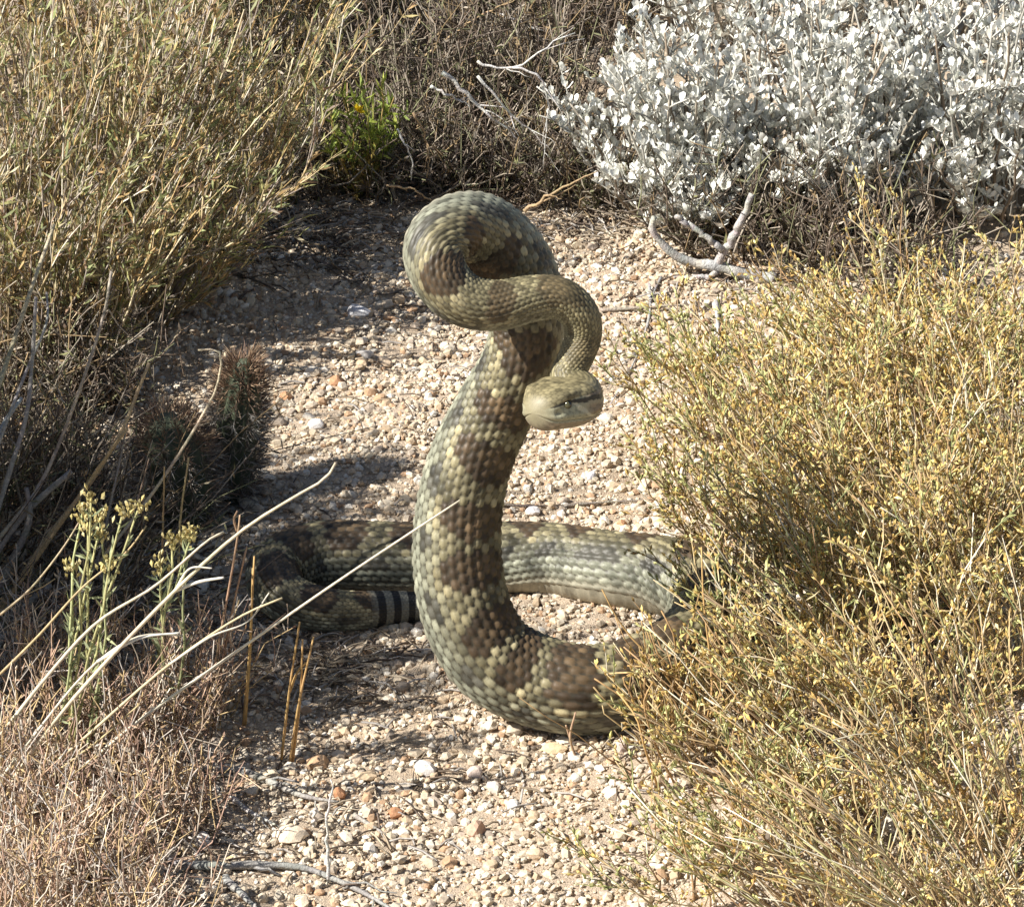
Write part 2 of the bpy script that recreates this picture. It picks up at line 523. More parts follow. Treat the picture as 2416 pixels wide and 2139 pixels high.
    T = np.gradient(P, axis=0); T /= np.linalg.norm(T, axis=1)[:, None]
    for _ in range(10): T[1:-1] = 0.5 * T[1:-1] + 0.25 * (T[:-2] + T[2:])
    T /= np.linalg.norm(T, axis=1)[:, None]
    for _ in range(20): D[1:-1] = 0.5 * D[1:-1] + 0.25 * (D[:-2] + D[2:])
    D = D - T * (D * T).sum(1)[:, None]; D /= np.linalg.norm(D, axis=1)[:, None]
    B = np.cross(T, D)
    NA = NR * 5 + 22
    na_d = NR * 5
    ang = np.concatenate([np.linspace(-AV, AV, na_d, endpoint=False), np.linspace(AV, 2 * math.pi - AV, 22, endpoint=False)])
    n = len(P)
    vcoord = np.concatenate([np.linspace(-14, 0, nh, endpoint=False), vq])
    A2, V2 = np.meshgrid(ang, vcoord)
    ishead = (np.arange(n) < nh)
    thead = np.zeros(n); thead[:nh] = ht[::-1][:-1]
    # scale lattice
    p = (A2 + AV) / (2 * AV) * NR
    dors = A2 < AV
    best = np.full(A2.shape, 9.0); bi = np.zeros(A2.shape, int); bj = np.zeros(A2.shape, int); bdp = np.zeros(A2.shape); bdq = np.zeros(A2.shape)
    i0 = np.floor(p).astype(int)
    for di in (-1, 0, 1, 2):
        i = i0 + di
        off = 0.5 * (i % 2)
        j = np.round(V2 - off)
        for dj in (-1, 0, 1):
            jj = j + dj
            dp = p - i; dq = V2 - (jj + off)
            d = (dp / 0.62) ** 2 + (dq / 0.56) ** 2
            mk = d < best
            best = np.where(mk, d, best); bi = np.where(mk, i, bi); bj = np.where(mk, jj, bj).astype(int); bdp = np.where(mk, dp, bdp); bdq = np.where(mk, dq, bdq)
    hgt = np.sqrt(np.clip(1.02 - best, 0, 1)) * 0.75 + 0.42 * bdq + 0.28 * np.exp(-(bdp / 0.13) ** 2) * np.clip(1 - best, 0, 1)
    # belly: broad scutes
    bel = 0.25 * (V2 % 1.0)
    hgt = np.where(dors, hgt, bel)
    rad_l = np.where(ishead, 0.5 * (U + W), W)
    amp = rad_l * 0.070
    hs = np.where(ishead, np.clip(1.0 - thead * 2.0, 0.34, 1), 1.0)
    amp = amp * hs * np.clip((0.95 - thead) / 0.10, 0, 1)
    # skin folds near the tight neck bend
    fold = 0.0 * V2
    # cross-section
    ca, sa = np.cos(A2), np.sin(A2)
    sup = np.where(ca > 0, U[:, None], L[:, None])
    # squarer head
    ex = np.where(ishead, 1 - 0.22 * np.clip(np.sin(thead * math.pi), 0, 1), 1.0)[:, None]
    sg = lambda a, e: np.sign(a) * np.abs(a) ** e
    X = W[:, None] * sg(sa, ex); Zc = sup * sg(ca, ex)
    # body: flanks slightly triangular
    X = np.where(ishead[:, None], X, W[:, None] * sa * (1 + 0.03 * np.cos(2 * A2)))
    # brow ridges, groove behind, mouth line
    aa = np.abs(np.where(A2 > math.pi, A2 - 2 * math.pi, A2))
    th2 = thead[:, None]
    brow = np.exp(-((th2 - 0.72) / 0.12) ** 2 - ((aa - 0.95) / 0.22) ** 2) * 0.0026
    socket = -np.exp(-((th2 - 0.74) / 0.06) ** 2 - ((aa - 1.38) / 0.2) ** 2) * 0.0020
    pit = -np.exp(-((th2 - 0.87) / 0.03) ** 2 - ((aa - 1.62) / 0.14) ** 2) * 0.0022
    mouth = -np.exp(-((aa - 2.02) / 0.045) ** 2) * np.clip((th2 - 0.3) * 5, 0, 1) * 0.0014
    lip = np.exp(-((aa - 1.82) / 0.16) ** 2) * np.clip((th2 - 0.2) * 6, 0, 1) * 0.0009
    crown = -np.exp(-(aa / 0.35) ** 2 - ((th2 - 0.62) / 0.2) ** 2) * 0.0012
    extra = np.where(ishead[:, None], brow + socket + pit + mouth + lip + crown, 0)
    nrm = sa[:, :, None] * B[:, None, :] + ca[:, :, None] * D[:, None, :]
    Vx = P[:, None, :] + X[:, :, None] * B[:, None, :] + Zc[:, :, None] * D[:, None, :] + nrm * ((hgt - 0.3) * amp[:, None] + extra)[:, :, None]
    gz = gh(Vx[..., 0], Vx[..., 1]) + 0.0005
    low = Vx[..., 2] < gz
    Vx[..., 2] = np.where(low, gz, Vx[..., 2])
    # ---- colour, one tone for each scale
    r2 = np.random.default_rng(3)
    tabl = r2.uniform(0, 1, (4096,)); tab2 = r2.normal(0, 1, (4096,))
    key = (bi * 131 + bj * 37) % 4096
    rnd = tabl[key]; rn2 = tab2[(key * 7 + 13) % 4096]
    ac = (bi / NR) * 2 * AV - AV           # angle of the scale's centre
    vc = bj + 0.5 * (bi % 2)
    sfull = np.concatenate([np.linspace(-0.055, 0, nh, endpoint=False), sq])
    sc = np.interp(vc, vcoord, sfull)
    PERD = 0.047
    wob = 0.004 * np.sin(sc * 61) + 0.003 * np.sin(sc * 143 + 1)
    ph = ((sc + wob) / PERD) % 1.0
    dd = np.abs(ph - 0.5) / 0.31                # along
    da = np.abs(ac) / 1.02                     # across
    blot = dd ** 2.2 + da ** 2.2
    inside = blot < 1.0
    rim = (blot >= 1.0) & (blot < 1.75)
    side = (((np.abs(ph - 0.0) % 1.0) - 0.0))
    ph2 = (ph + 0.5) % 1.0
    lat = ((np.abs(ph2 - 0.5) / 0.23) ** 2 + ((np.abs(ac) - 1.45) / 0.30) ** 2) < 1
    c_base = np.array([0.270, 0.238, 0.142])
    c_side = np.array([0.34, 0.345, 0.265])
    c_rim = np.array([0.41, 0.36, 0.22])
    c_dark = np.array([0.105, 0.074, 0.045])
    c_mid = np.array([0.165, 0.115, 0.065])
    c_lat = np.array([0.135, 0.13, 0.105])
    sidew = np.clip((np.abs(ac) - 0.9) / 0.8, 0, 1)[..., None]
    col = c_base * (1 - sidew) + c_side * sidew
    inner = blot < 0.33
    col = np.where(inside[..., None], c_dark, col)
    col = np.where(inner[..., None], c_mid, col)
    col = np.where(rim[..., None] & (rnd > 0.45)[..., None], c_rim, col)
    col = np.where((lat & ~inside)[..., None], c_lat, col)
    col = col * np.clip(1 + 0.30 * rn2[..., None], 0.45, 1.8)
    # rear coil is the paler grey green flank
    # skin between scales
    edge = np.clip((best - 0.55) / 0.35, 0, 1)[..., None]
    col = col * (1 - edge) + np.array([0.085, 0.075, 0.055]) * edge
    belly = np.array([0.56, 0.52, 0.40])
    bw = np.where(dors, 0, 1)[..., None] * 1.0
    bcol = belly * (1 - 0.15 * ((V2 % 1.0) < 0.12))[..., None]
    spot = (np.sin(V2 * 1.7 + A2 * 3) * np.sin(V2 * 0.9 + 2) > 0.55)[..., None]
    bcol = np.where(spot, bcol * 0.72, bcol)
    nearb = np.clip((np.abs(ac) - 2.12) / 0.2, 0, 1)[..., None]
    col = col * (1 - nearb * 0.7) + belly * 0.95 * nearb * 0.7
    col = col * (1 - bw) + bcol * bw
    # neck: finer, more yellow, weaker pattern
    nk = np.clip(1 - sfull / 0.16, 0, 1)[:, None, None] * 0.6
    neckc = np.array([0.36, 0.31, 0.165]) * (1 - edge * 0.75) * np.clip(1 + 0.15 * rn2[..., None], 0.6, 1.4)
    neckc = neckc * (1 - bw) + bcol * bw
    col = col * (1 - nk) + neckc * nk
    # tail: black and white rings, coloured dim for the shade they lie in
    tl = (sfull[-1] - sfull)[:, None]
    tr = np.clip((0.068 - tl) / 0.01, 0, 1)[..., None]
    ring = ((tl / 0.013) % 1.0 < 0.52)[..., None]
    tcol = np.where(ring, np.array([0.03, 0.03, 0.03]), np.array([0.26, 0.26, 0.22])) * (1 - 0.4 * edge)
    col = col * (1 - tr) + tcol * tr
    # head markings
    hm = (ishead[:, None] & (th2 > 0.06))[..., None]
    fade = np.clip((th2 - 0.04) / 0.14, 0, 1)[..., None]
    htop = np.array([0.33, 0.285, 0.165]) * np.clip(1 + 0.16 * rn2[..., None], 0.6, 1.4) * (1 - 0.45 * edge)
    hside = np.array([0.40, 0.315, 0.215]) * np.clip(1 + 0.08 * rn2[..., None], 0.7, 1.3) * (1 - 0.3 * edge)
    hlab = np.array([0.60, 0.57, 0.40]) * (1 - 0.2 * edge)
    hpale = np.array([0.54, 0.53, 0.37]) * np.clip(1 + 0.10 * rn2[..., None], 0.7, 1.3) * (1 - 0.35 * edge)
    front = np.clip((th2 - 0.50) / 0.12, 0, 1)[..., None]
    hface = hside * (1 - front) + hpale * front
    hc = np.where((aa < 1.22)[..., None], htop, hface)
    hc = np.where((aa >= 1.86)[..., None], hc * 0.5 + hlab * 0.5, hc)
    # dark line from the snout under the brow to the corner of the jaw, pale line below it
    ys = 1.30 + (0.74 - th2) * 0.42 + 0.03 * np.sin(th2 * 23)
    wl = 0.05 + 0.055 * np.clip(1 - np.abs(th2 - 0.45) * 2.2, 0, 1)
    stripe = (np.abs(aa - ys) < wl) & (th2 < 0.93) & (th2 > 0.08)
    pale = (aa - ys >= wl) & (aa - ys < wl + 0.10) & (th2 < 0.80) & (th2 > 0.15)
    hc = np.where(pale[..., None], hc * 0.45 + np.array([0.56, 0.51, 0.34]) * 0.55, hc)
    bar = (aa > 1.40) & (aa < 2.0) & (np.abs(th2 - 0.70 + (aa - 1.4) * 0.36) < 0.028 + 0.012 * np.sin(aa * 20))
    hc = np.where(bar[..., None], np.array([0.70, 0.66, 0.48]), hc)
    hc = np.where(stripe[..., None], np.array([0.085, 0.075, 0.055]), hc)
    hc = np.where(((np.abs(aa - 2.02) < 0.028) & (th2 > 0.40))[..., None], hc * 0.45, hc)
    hc = np.where((aa > 2.12)[..., None], np.array([0.44, 0.37, 0.27]) * np.clip(1 + 0.15 * rn2[..., None], 0.7, 1.3) * (1 - 0.25 * edge), hc)
    hc = np.where(((rnd > 0.82) & (aa < 1.2) & (th2 < 0.9))[..., None], hc * 0.62, hc)
    sn = np.clip((th2 - 0.90) / 0.08, 0, 1)[..., None]
    hc = hc * (1 - sn) + np.array([0.41, 0.37, 0.245]) * sn
    col = np.where(hm, col * (1 - fade) + hc * fade, col)
    col = col * 0.72
    col = np.clip(col, 0, 1) ** 1.08
    i = np.arange(n - 1)[:, None] * NA; j = np.arange(NA)[None, :]; k = (j + 1) % NA
    quads = np.stack([i + j, i + NA + j, i + NA + k, i + k], -1).reshape(-1, 4)
    verts = Vx.reshape(-1, 3)
    verts = np.vstack([verts, P[0], P[-1]])
    cols = np.vstack([col.reshape(-1, 3), [[0.32, 0.30, 0.20]], [[0.2, 0.2, 0.2]]])
    c0 = n * NA
    tris = [[c0, a, (a + 1) % NA] for a in range(NA)] + [[c0 + 1, (n - 1) * NA + (a + 1) % NA, (n - 1) * NA + a] for a in range(NA)]
    m = MB(); m.add(verts, quads, tris, cols)
    base = PZ(1262, 1616, 0)
    snake = thing('rattlesnake', 'rattlesnake rearing up in a strike pose from its coils on gravel', 'snake', base)
    ob = m.build('body', M_SNAKE, snake)
    ob.location = Vector(tuple(-base))
    # eyes
    for sg_ in (-1, 1):
        kk = int(np.argmin(np.abs(thead[:nh] - 0.745)))
        a = 1.36 * sg_
        c = P[kk] + B[kk] * (W[kk] * math.sin(a) * 0.93) + D[kk] * (U[kk] * math.cos(a) * 1.0)
        out = nz(B[kk] * math.sin(a) + D[kk] * math.cos(a))
        em = MB()
        EV, EF = ico_sub(*ico_sub(ICO2_V, ICO2_F))
        v = EV * 0.0032
        facing = EV @ out
        vert_ax = np.abs(EV @ T[kk])
        ec = np.where(((facing > 0.2) & (vert_ax < 0.30))[:, None], np.array([0.008, 0.008, 0.008]), np.array([0.075, 0.07, 0.035]))
        em.add(v, None, EF, ec)
        e = em.build('eye', M_EYE, snake); e.location = Vector(tuple(c - base))
    # tail rattle, a row of horny rings
    pe = P[-1]; te = T[-1]; de = D[-1]; be = B[-1]
    rt = MB()
    for q in range(7):
        cpos = pe + te * (0.004 + q * 0.0062) + np.array([0, 0, 0.0006 * q])
        rr = 0.0078 - 0.0005 * q
        rt_v = cpos + (ICO2_V[:, 0:1] * be * rr * 0.8 + ICO2_V[:, 1:2] * de * rr + ICO2_V[:, 2:3] * te * 0.0042)
        rt.add(rt_v, None, ICO2_F, np.array([0.30, 0.23, 0.13]) * (1 - 0.05 * q))
    ro = rt.build('rattle', M_SNAKE, snake); ro.location = Vector(tuple(-base)); ro['label'] = 'segmented horny tail rattle'
    return P
make_snake()

# ------------------------------------------------------------------ plant tools
def curve(a, b, sag=0.0, n=5, wob=0.0):
    a = np.asarray(a, float); b = np.asarray(b, float)
    t = np.linspace(0, 1, n)[:, None]
    d = b - a; L = np.linalg.norm(d)
    side = np.array([rng.normal(), rng.normal(), 0]) * 0.08 * L
    mid = (a + b) / 2 + side + np.array([0, 0, sag * L])
    p = (1 - t) ** 2 * a + 2 * t * (1 - t) * mid + t * t * b
    if wob: p[1:-1] += rng.normal(0, wob, (n - 2, 3))
    return p


def spindle(m, p, d, L, r, col):
    """small pointed bud or narrow leaf: 3-sided spindle"""
    d = d / (np.linalg.norm(d) + 1e-9)
    a = np.cross(d, [0.3, 0.5, 0.8]); a /= np.linalg.norm(a) + 1e-9
    b = np.cross(d, a)
    c = p + d * L * 0.55
    v = np.array([p, c + a * r, c - a * r * 0.5 + b * r * 0.87, c - a * r * 0.5 - b * r * 0.87, p + d * L])
    m.add(v, None, [[0, 2, 1], [0, 3, 2], [0, 1, 3], [4, 1, 2], [4, 2, 3], [4, 3, 1]], col)


def spindles(m, P, D, L, Rr, C):
    """many buds at once"""
    n = len(P)
    if n == 0: return
    P = np.asarray(P); D = np.asarray(D); D = D / (np.linalg.norm(D, axis=1)[:, None] + 1e-9)
    L = np.broadcast_to(L, (n,)); Rr = np.broadcast_to(Rr, (n,))
    a = np.cross(D, rng.normal(size=(n, 3))); a /= np.linalg.norm(a, axis=1)[:, None] + 1e-9
    b = np.cross(D, a)
    c = P + D * (L * 0.55)[:, None]
    rr = Rr[:, None]
    v = np.stack([P, c + a * rr, c - a * rr * 0.5 + b * rr * 0.87, c - a * rr * 0.5 - b * rr * 0.87, P + D * L[:, None]], 1)
    f = np.array([[0, 2, 1], [0, 3, 2], [0, 1, 3], [4, 1, 2], [4, 2, 3], [4, 3, 1]])
    F = (f[None] + (np.arange(n) * 5)[:, None, None]).reshape(-1, 3)
    m.add(v.reshape(-1, 3), None, F, np.repeat(np.asarray(C), 5, axis=0))


def blades(m, P, D, L, Wd, C, curl=0.3):
    """many thin curved leaves: 3 cross-lines, folded"""
    n = len(P)
    if n == 0: return
    P = np.asarray(P); D = np.asarray(D); D = D / (np.linalg.norm(D, axis=1)[:, None] + 1e-9)
    L = np.broadcast_to(L, (n,))[:, None]; Wd = np.broadcast_to(Wd, (n,))[:, None]
    a = np.cross(D, rng.normal(size=(n, 3))); a /= np.linalg.norm(a, axis=1)[:, None] + 1e-9
    b = np.cross(a, D)
    p1 = P + D * L * 0.5 + b * L * curl * 0.3
    p2 = P + D * L + b * L * curl * 0.1
    v = np.stack([P - a * Wd * 0.3, P + a * Wd * 0.3, p1 - a * Wd * 0.5 , p1 + a * Wd * 0.5, p2], 1)
    F4 = (np.array([[0, 1, 3, 2]])[None] + (np.arange(n) * 5)[:, None, None]).reshape(-1, 4)
    F3 = (np.array([[2, 3, 4]])[None] + (np.arange(n) * 5)[:, None, None]).reshape(-1, 3)
    m.add(v.reshape(-1, 3), F4, F3, np.repeat(np.asarray(C), 5, axis=0))


def vary(col, amt, n=None):
    col = np.asarray(col, float)
    if n is None: return np.clip(col * (1 + rng.normal(0, amt)), 0, 1)
    return np.clip(col * (1 + rng.normal(0, amt, (n, 1))) * (1 + rng.normal(0, amt * 0.3, (n, 3))), 0, 1)


def pick(cols, n, amt=0.18):
    cols = np.asarray(cols, float)
    return np.clip(cols[rng.integers(0, len(cols), n)] * (1 + rng.normal(0, amt, (n, 1))), 0.005, 1)


def along(pts, t):
    n = len(pts) - 1
    k = np.clip((t * n).astype(int), 0, n - 1); f = (t * n - k)[:, None]
    return pts[k] * (1 - f) + pts[k + 1] * f, pts[k + 1] - pts[k]


class Plant:
    """a plant: Empty at the base, its strongest stems as parts, the fine growth as joined parts"""

    def __init__(self, name, label, cat, base, group=None, maxstem=40):
        self.base = np.asarray(base, float)
        self.e = thing(name, label, cat, base, group)
        self.single = []; self.mass = MB(); self.leaf = MB(); self.maxstem = maxstem

    def stem(self, pts, r0, r1, col, sides=4, single=False):
        r = np.linspace(r0, r1, len(pts))
        if single and len(self.single) < self.maxstem:
            m = MB(); m.tube(pts, r, col, max(sides, 5)); self.single.append(m)
        else:
            self.mass.tube(pts, r, col, sides)

    def finish(self, stem_mat, leaf_mat, leafname='leaves', stemname='fine_stems'):
        off = Vector(tuple(-self.base))
        for m in self.single:
            o = m.build('stem', stem_mat, self.e); o.location = off
        if self.mass.n:
            o = self.mass.build(stemname, stem_mat, self.e, kind='stuff'); o.location = off
        if self.leaf.n:
            o = self.leaf.build(leafname, leaf_mat, self.e, kind='stuff', smooth=False); o.location = off
        return self.e


# ------------------------------------------------------------------ golden weed thicket on the right
GOLD = [(0.70, 0.52, 0.18), (0.78, 0.61, 0.25), (0.62, 0.43, 0.14), (0.66, 0.56, 0.22), (0.52, 0.47, 0.17), (0.80, 0.68, 0.36), (0.54, 0.36, 0.13), (0.46, 0.31, 0.12)]
STRAW = [(0.50, 0.38, 0.20), (0.58, 0.47, 0.28), (0.38, 0.27, 0.14), (0.36, 0.34, 0.16), (0.28, 0.20, 0.12), (0.66, 0.60, 0.46), (0.42, 0.27, 0.14)]


def golden_weed(gx, gy, h, nst, lean, spread, dens, label, green=0.25, maxstem=30):
    b = G(gx, gy)
    p = Plant('golden_weed', label, 'weed', b, 'golden weeds of the thicket beside the snake', maxstem)
    BP, BD, BC = [], [], []
    LP, LD, LC = [], [], []
    for s in range(nst):
        a = rng.uniform(0, 2 * math.pi)
        rb = 0.035 * math.sqrt(rng.uniform())
        st = b + np.array([rb * math.cos(a), rb * math.sin(a), 0]); st[2] = gh(st[0], st[1]) - 0.001
        hh = h * rng.uniform(0.55, 1.1)
        rr = spread * math.sqrt(rng.uniform(0, 1))
        tip = st + np.array([lean[0] * hh + rr * math.cos(a), lean[1] * hh + rr * math.sin(a), hh * rng.uniform(0.75, 1.0)])
        pts = curve(st, tip, 0.04, 6, 0.0025)
        c = pick(STRAW, 1)[0]
        p.stem(pts, rng.uniform(0.0007, 0.0011), 0.0005, c, 3, single=(s % 4 == 0))
        # side twigs
        nt_ = int(dens * rng.uniform(5, 10))
        ts = rng.uniform(0.35, 1.0, nt_)
        q, d = along(pts, ts)
        for z in range(nt_):
            dv = d[z] / np.linalg.norm(d[z]) + rng.normal(0, 0.45, 3)
            dv[2] = abs(dv[2]) * 0.9 + 0.15
            dv /= np.linalg.norm(dv)
            Lt = rng.uniform(0.016, 0.045)
            e = q[z] + dv * Lt
            tw = curve(q[z], e, 0.03, 3)
            isg = rng.uniform() < green
            p.mass.tube(tw, np.array([0.0006, 0.0005, 0.0003]), pick([(0.30, 0.32, 0.12), (0.26, 0.30, 0.13)] if isg else STRAW, 1)[0], 3, cap=False)
            nb_ = rng.integers(3, 7)
            tt = rng.uniform(0.3, 1.0, nb_)
            qq, _ = along(tw, tt)
            BP.append(qq); BD.append(dv + rng.normal(0, 0.55, (nb_, 3)) + [0, 0, 0.25])
            BC.append(pick([(0.56, 0.55, 0.25), (0.62, 0.59, 0.29), (0.48, 0.48, 0.20)] if isg else GOLD, nb_, 0.2))
        nl = int(6 * dens)
        qq, dd_ = along(pts, rng.uniform(0.15, 1, nl))
        LP.append(qq); LD.append(dd_ / np.linalg.norm(dd_, axis=1)[:, None] + rng.normal(0, 0.6, (nl, 3))); LC.append(pick(STRAW + [(0.46, 0.48, 0.24), (0.54, 0.52, 0.28)], nl))
    BP = np.vstack(BP); BD = np.vstack(BD); BC = np.vstack(BC)
    nb_ = len(BP)
    spindles(p.leaf, BP, BD, rng.uniform(0.004, 0.0085, nb_), rng.uniform(0.0010, 0.0016, nb_), BC)
    LP = np.vstack(LP); LD = np.vstack(LD); LC = np.vstack(LC)
    blades(p.leaf, LP, LD, rng.uniform(0.007, 0.018, len(LP)), 0.0012, LC)
    p.finish(M_DRY, M_BUD, 'buds_and_leaves')


golden = [  # ground px, height, stems, lean, spread, density
    (2300, 1120, 0.17, 80, (-0.10, 0), 0.11, 1.0), (2160, 1000, 0.17, 75, (-0.1, 0), 0.10, 1.0), (1970, 1230, 0.16, 70, (-0.15, 0), 0.10, 1.0),
    (2200, 1420, 0.20, 85, (-0.2, 0), 0.12, 1.0), (2060, 1480, 0.17, 80, (-0.2, 0), 0.09, 1.0), (2420, 1600, 0.21, 80, (-0.2, 0), 0.12, 1.0),
    (2160, 1760, 0.18, 95, (-0.3, 0), 0.12, 0.6), (2430, 2000, 0.20, 100, (-0.3, 0), 0.13, 0.5), (1990, 1900, 0.13, 90, (-0.4, 0), 0.10, 0.22),
    (2230, 2180, 0.14, 110, (-0.45, 0), 0.12, 0.2), (2000, 2230, 0.11, 90, (-0.45, 0), 0.10, 0.15), (2480, 1250, 0.19, 70, (-0.1, 0), 0.12, 1.0),
    (1880, 1700, 0.12, 60, (-0.2, 0), 0.07, 0.7), (2500, 2350, 0.18, 90, (-0.4, 0), 0.13, 0.25), (2440, 860, 0.09, 50, (-0.05, 0), 0.10, 0.9),
]
GLAB = ['bushy golden weed just in front of the long white shrub row', 'bushy golden weed between dark low brush and the thicket middle', 'bushy golden weed spreading over sand right of the head',
        'thick golden weed in the heart of the thicket', 'bushy golden weed behind the tangled brown grass', 'thick golden weed at the outer rim of the thicket',
        'golden weed with leaning straw stems beside the thicket heart', 'tall golden weed with leaning stems at the outer front rim', 'thin leaning straw weed in front of the tangled brown grass',
        'thin leaning straw weed over gravel at the thicket front', 'thin low straw weed nearest the foreground gravel', 'thick golden weed behind the outer rim of the thicket',
        'low golden weed touching the tangled brown grass', 'tall leaning straw weed at the front end of the thicket', 'short golden weed at the foot of the last white shrub']
for (gx, gy, h, ns, le, sp, de), lab in zip(golden, GLAB):
    golden_weed(gx, gy, h, ns, le, sp, de, lab, green=0.12)
SPR = [(1720, 930, 0.07, 10, 'sparse golden sprig beside the pale grey twig on sand'), (1660, 1040, 0.12, 14, 'sparse upright golden sprig standing alone on sand right of the head'),
       (1760, 1330, 0.12, 22, 'sparse golden sprig arching over the far end of the rear coil'), (1690, 1230, 0.09, 10, 'sparse golden sprig on sand just behind the rear coil end'),
       (1850, 1540, 0.10, 26, 'low golden sprig cluster right of the tangled brown grass'), (1800, 1080, 0.13, 30, 'golden sprig cluster at the sandy edge of the thicket'),
       (1960, 880, 0.09, 22, 'low golden sprig cluster in front of the dead branch'), (1870, 960, 0.08, 12, 'short golden sprig between dead branch and sandy edge'),
       (1740, 1850, 0.10, 18, 'straw sprig below the tangled brown grass'), (1790, 2050, 0.10, 30, 'leaning straw sprig cluster on foreground gravel'), (1640, 2130, 0.06, 12, 'short straw sprig alone on foreground gravel')]
for (gx, gy, h, ns, lab) in SPR:
    golden_weed(gx, gy, h, ns, (-0.25, 0), 0.05, 0.8, lab, green=0.45, maxstem=12)

# tangled brown grass over the tip of the front coil
def tangle():
    b = G(1640, 1720)
    p = Plant('dry_grass_tuft', 'tangled brown wiry grass arching over the end of the front coil', 'grass', b, None, 70)
    paths = [[(1640, 1750), (1560, 1690), (1480, 1650), (1402, 1600)], [(1650, 1740), (1580, 1680), (1500, 1590), (1430, 1590)],
             [(1600, 1740), (1585, 1640), (1625, 1500), (1650, 1400)], [(1650, 1760), (1680, 1620), (1660, 1420), (1655, 1290)],
             [(1560, 1760), (1520, 1620), (1540, 1540), (1600, 1590)], [(1525, 1740), (1490, 1640), (1470, 1600), (1500, 1585)],
             [(1660, 1740), (1570, 1590), (1470, 1480), (1420, 1390)], [(1700, 1720), (1690, 1600), (1720, 1500), (1740, 1400)],
             [(1530, 1780), (1600, 1700), (1700, 1660), (1760, 1600)], [(1540, 1750), (1600, 1710), (1680, 1690), (1740, 1690)],
             [(1620, 1760), (1640, 1640), (1560, 1580), (1480, 1570)], [(1520, 1735), (1515, 1650), (1510, 1590), (1516, 1575)],
             [(1700, 1740), (1620, 1650), (1560, 1560), (1530, 1480)], [(1660, 1720), (1700, 1640), (1760, 1560), (1800, 1520)],
             [(1690, 1730), (1600, 1600), (1590, 1500), (1560, 1440)], [(1580, 1790), (1545, 1690), (1460, 1680), (1400, 1620)],
             [(1555, 1860), (1520, 1760), (1500, 1690), (1455, 1630)], [(1600, 1860), (1540, 1740), (1520, 1650), (1540, 1610)]]
    cols = [(0.45, 0.29, 0.12), (0.38, 0.24, 0.11), (0.52, 0.42, 0.27), (0.46, 0.33, 0.16)]
    for k, pp in enumerate(paths):
        g0 = G(*pp[0])
        pts = [g0 - [0, 0, 0.002]]
        for q, (x, y) in enumerate(pp[1:]):
            pts.append(PY(x, y, g0[1] - 0.018 + 0.006 * q + rng.uniform(-0.006, 0.006)))
        p.stem(catmull(pts, 10), 0.0011, 0.0006, pick(cols, 1)[0], 5, True)
    for k in range(110):
        x0, y0 = rng.uniform(1500, 1800), rng.uniform(1690, 1830)
        g0 = G(x0, y0)
        tip = PY(x0 + rng.normal(-40, 70), y0 - rng.uniform(60, 260), g0[1] + rng.uniform(-0.03, 0.03))
        p.stem(curve(g0, tip, 0.05, 5, 0.002), 0.0008, 0.0004, pick(cols + STRAW, 1)[0], 3, k < 30)
    n = 260
    P0 = np.array([PY(rng.uniform(1500, 1720), rng.uniform(1560, 1780), rng.uniform(-0.13, -0.10)) for _ in range(n)])
    P0[:, 2] = np.maximum(P0[:, 2], 0.002)
    spindles(p.leaf, P0[:90], rng.normal(0, 1, (90, 3)) + [0, 0, 0.8], 0.005, 0.0011, pick(GOLD, 90))
    p.finish(M_DRY, M_BUD, 'buds')
tangle()

# ------------------------------------------------------------------ white woolly shrubs
def wool_leaf_mesh(seed, col):
    r = np.random.default_rng(seed)
    L, Wd = 1.0, r.uniform(0.42, 0.6)
    ts = np.array([0, 0.45, 0.82, 1.0]); ws = np.array([0.12, 0.85, 0.95, 0.2]) * Wd * 0.5
    cu = r.uniform(0.15, 0.5)
    v = []
    for t, ww in zip(ts, ws):
        z = cu * t * t
        x = t - 0.25 * cu * t ** 3
        fold = r.uniform(0.2, 0.4)
        v += [[x, -ww, z + ww * fold], [x, 0, z], [x, ww, z + ww * fold]]
    q = []
    for k in range(3):
        q += [[k * 3, k * 3 + 1, k * 3 + 4, k * 3 + 3], [k * 3 + 1, k * 3 + 2, k * 3 + 5, k * 3 + 4]]
    return np.array(v), np.array(q)


WOOLV = [wool_leaf_mesh(k, None) for k in range(6)]
WOOLC = [(0.74, 0.74, 0.69), (0.80, 0.80, 0.75), (0.68, 0.69, 0.62), (0.76, 0.74, 0.66), (0.84, 0.84, 0.80)]
WOOLM = []
for k in range(6):
    mm = MB(); mm.add(WOOLV[k][0], WOOLV[k][1], None, WOOLC[k % 5]); WOOLM.append(mm.mesh('leaf', M_WOOL))


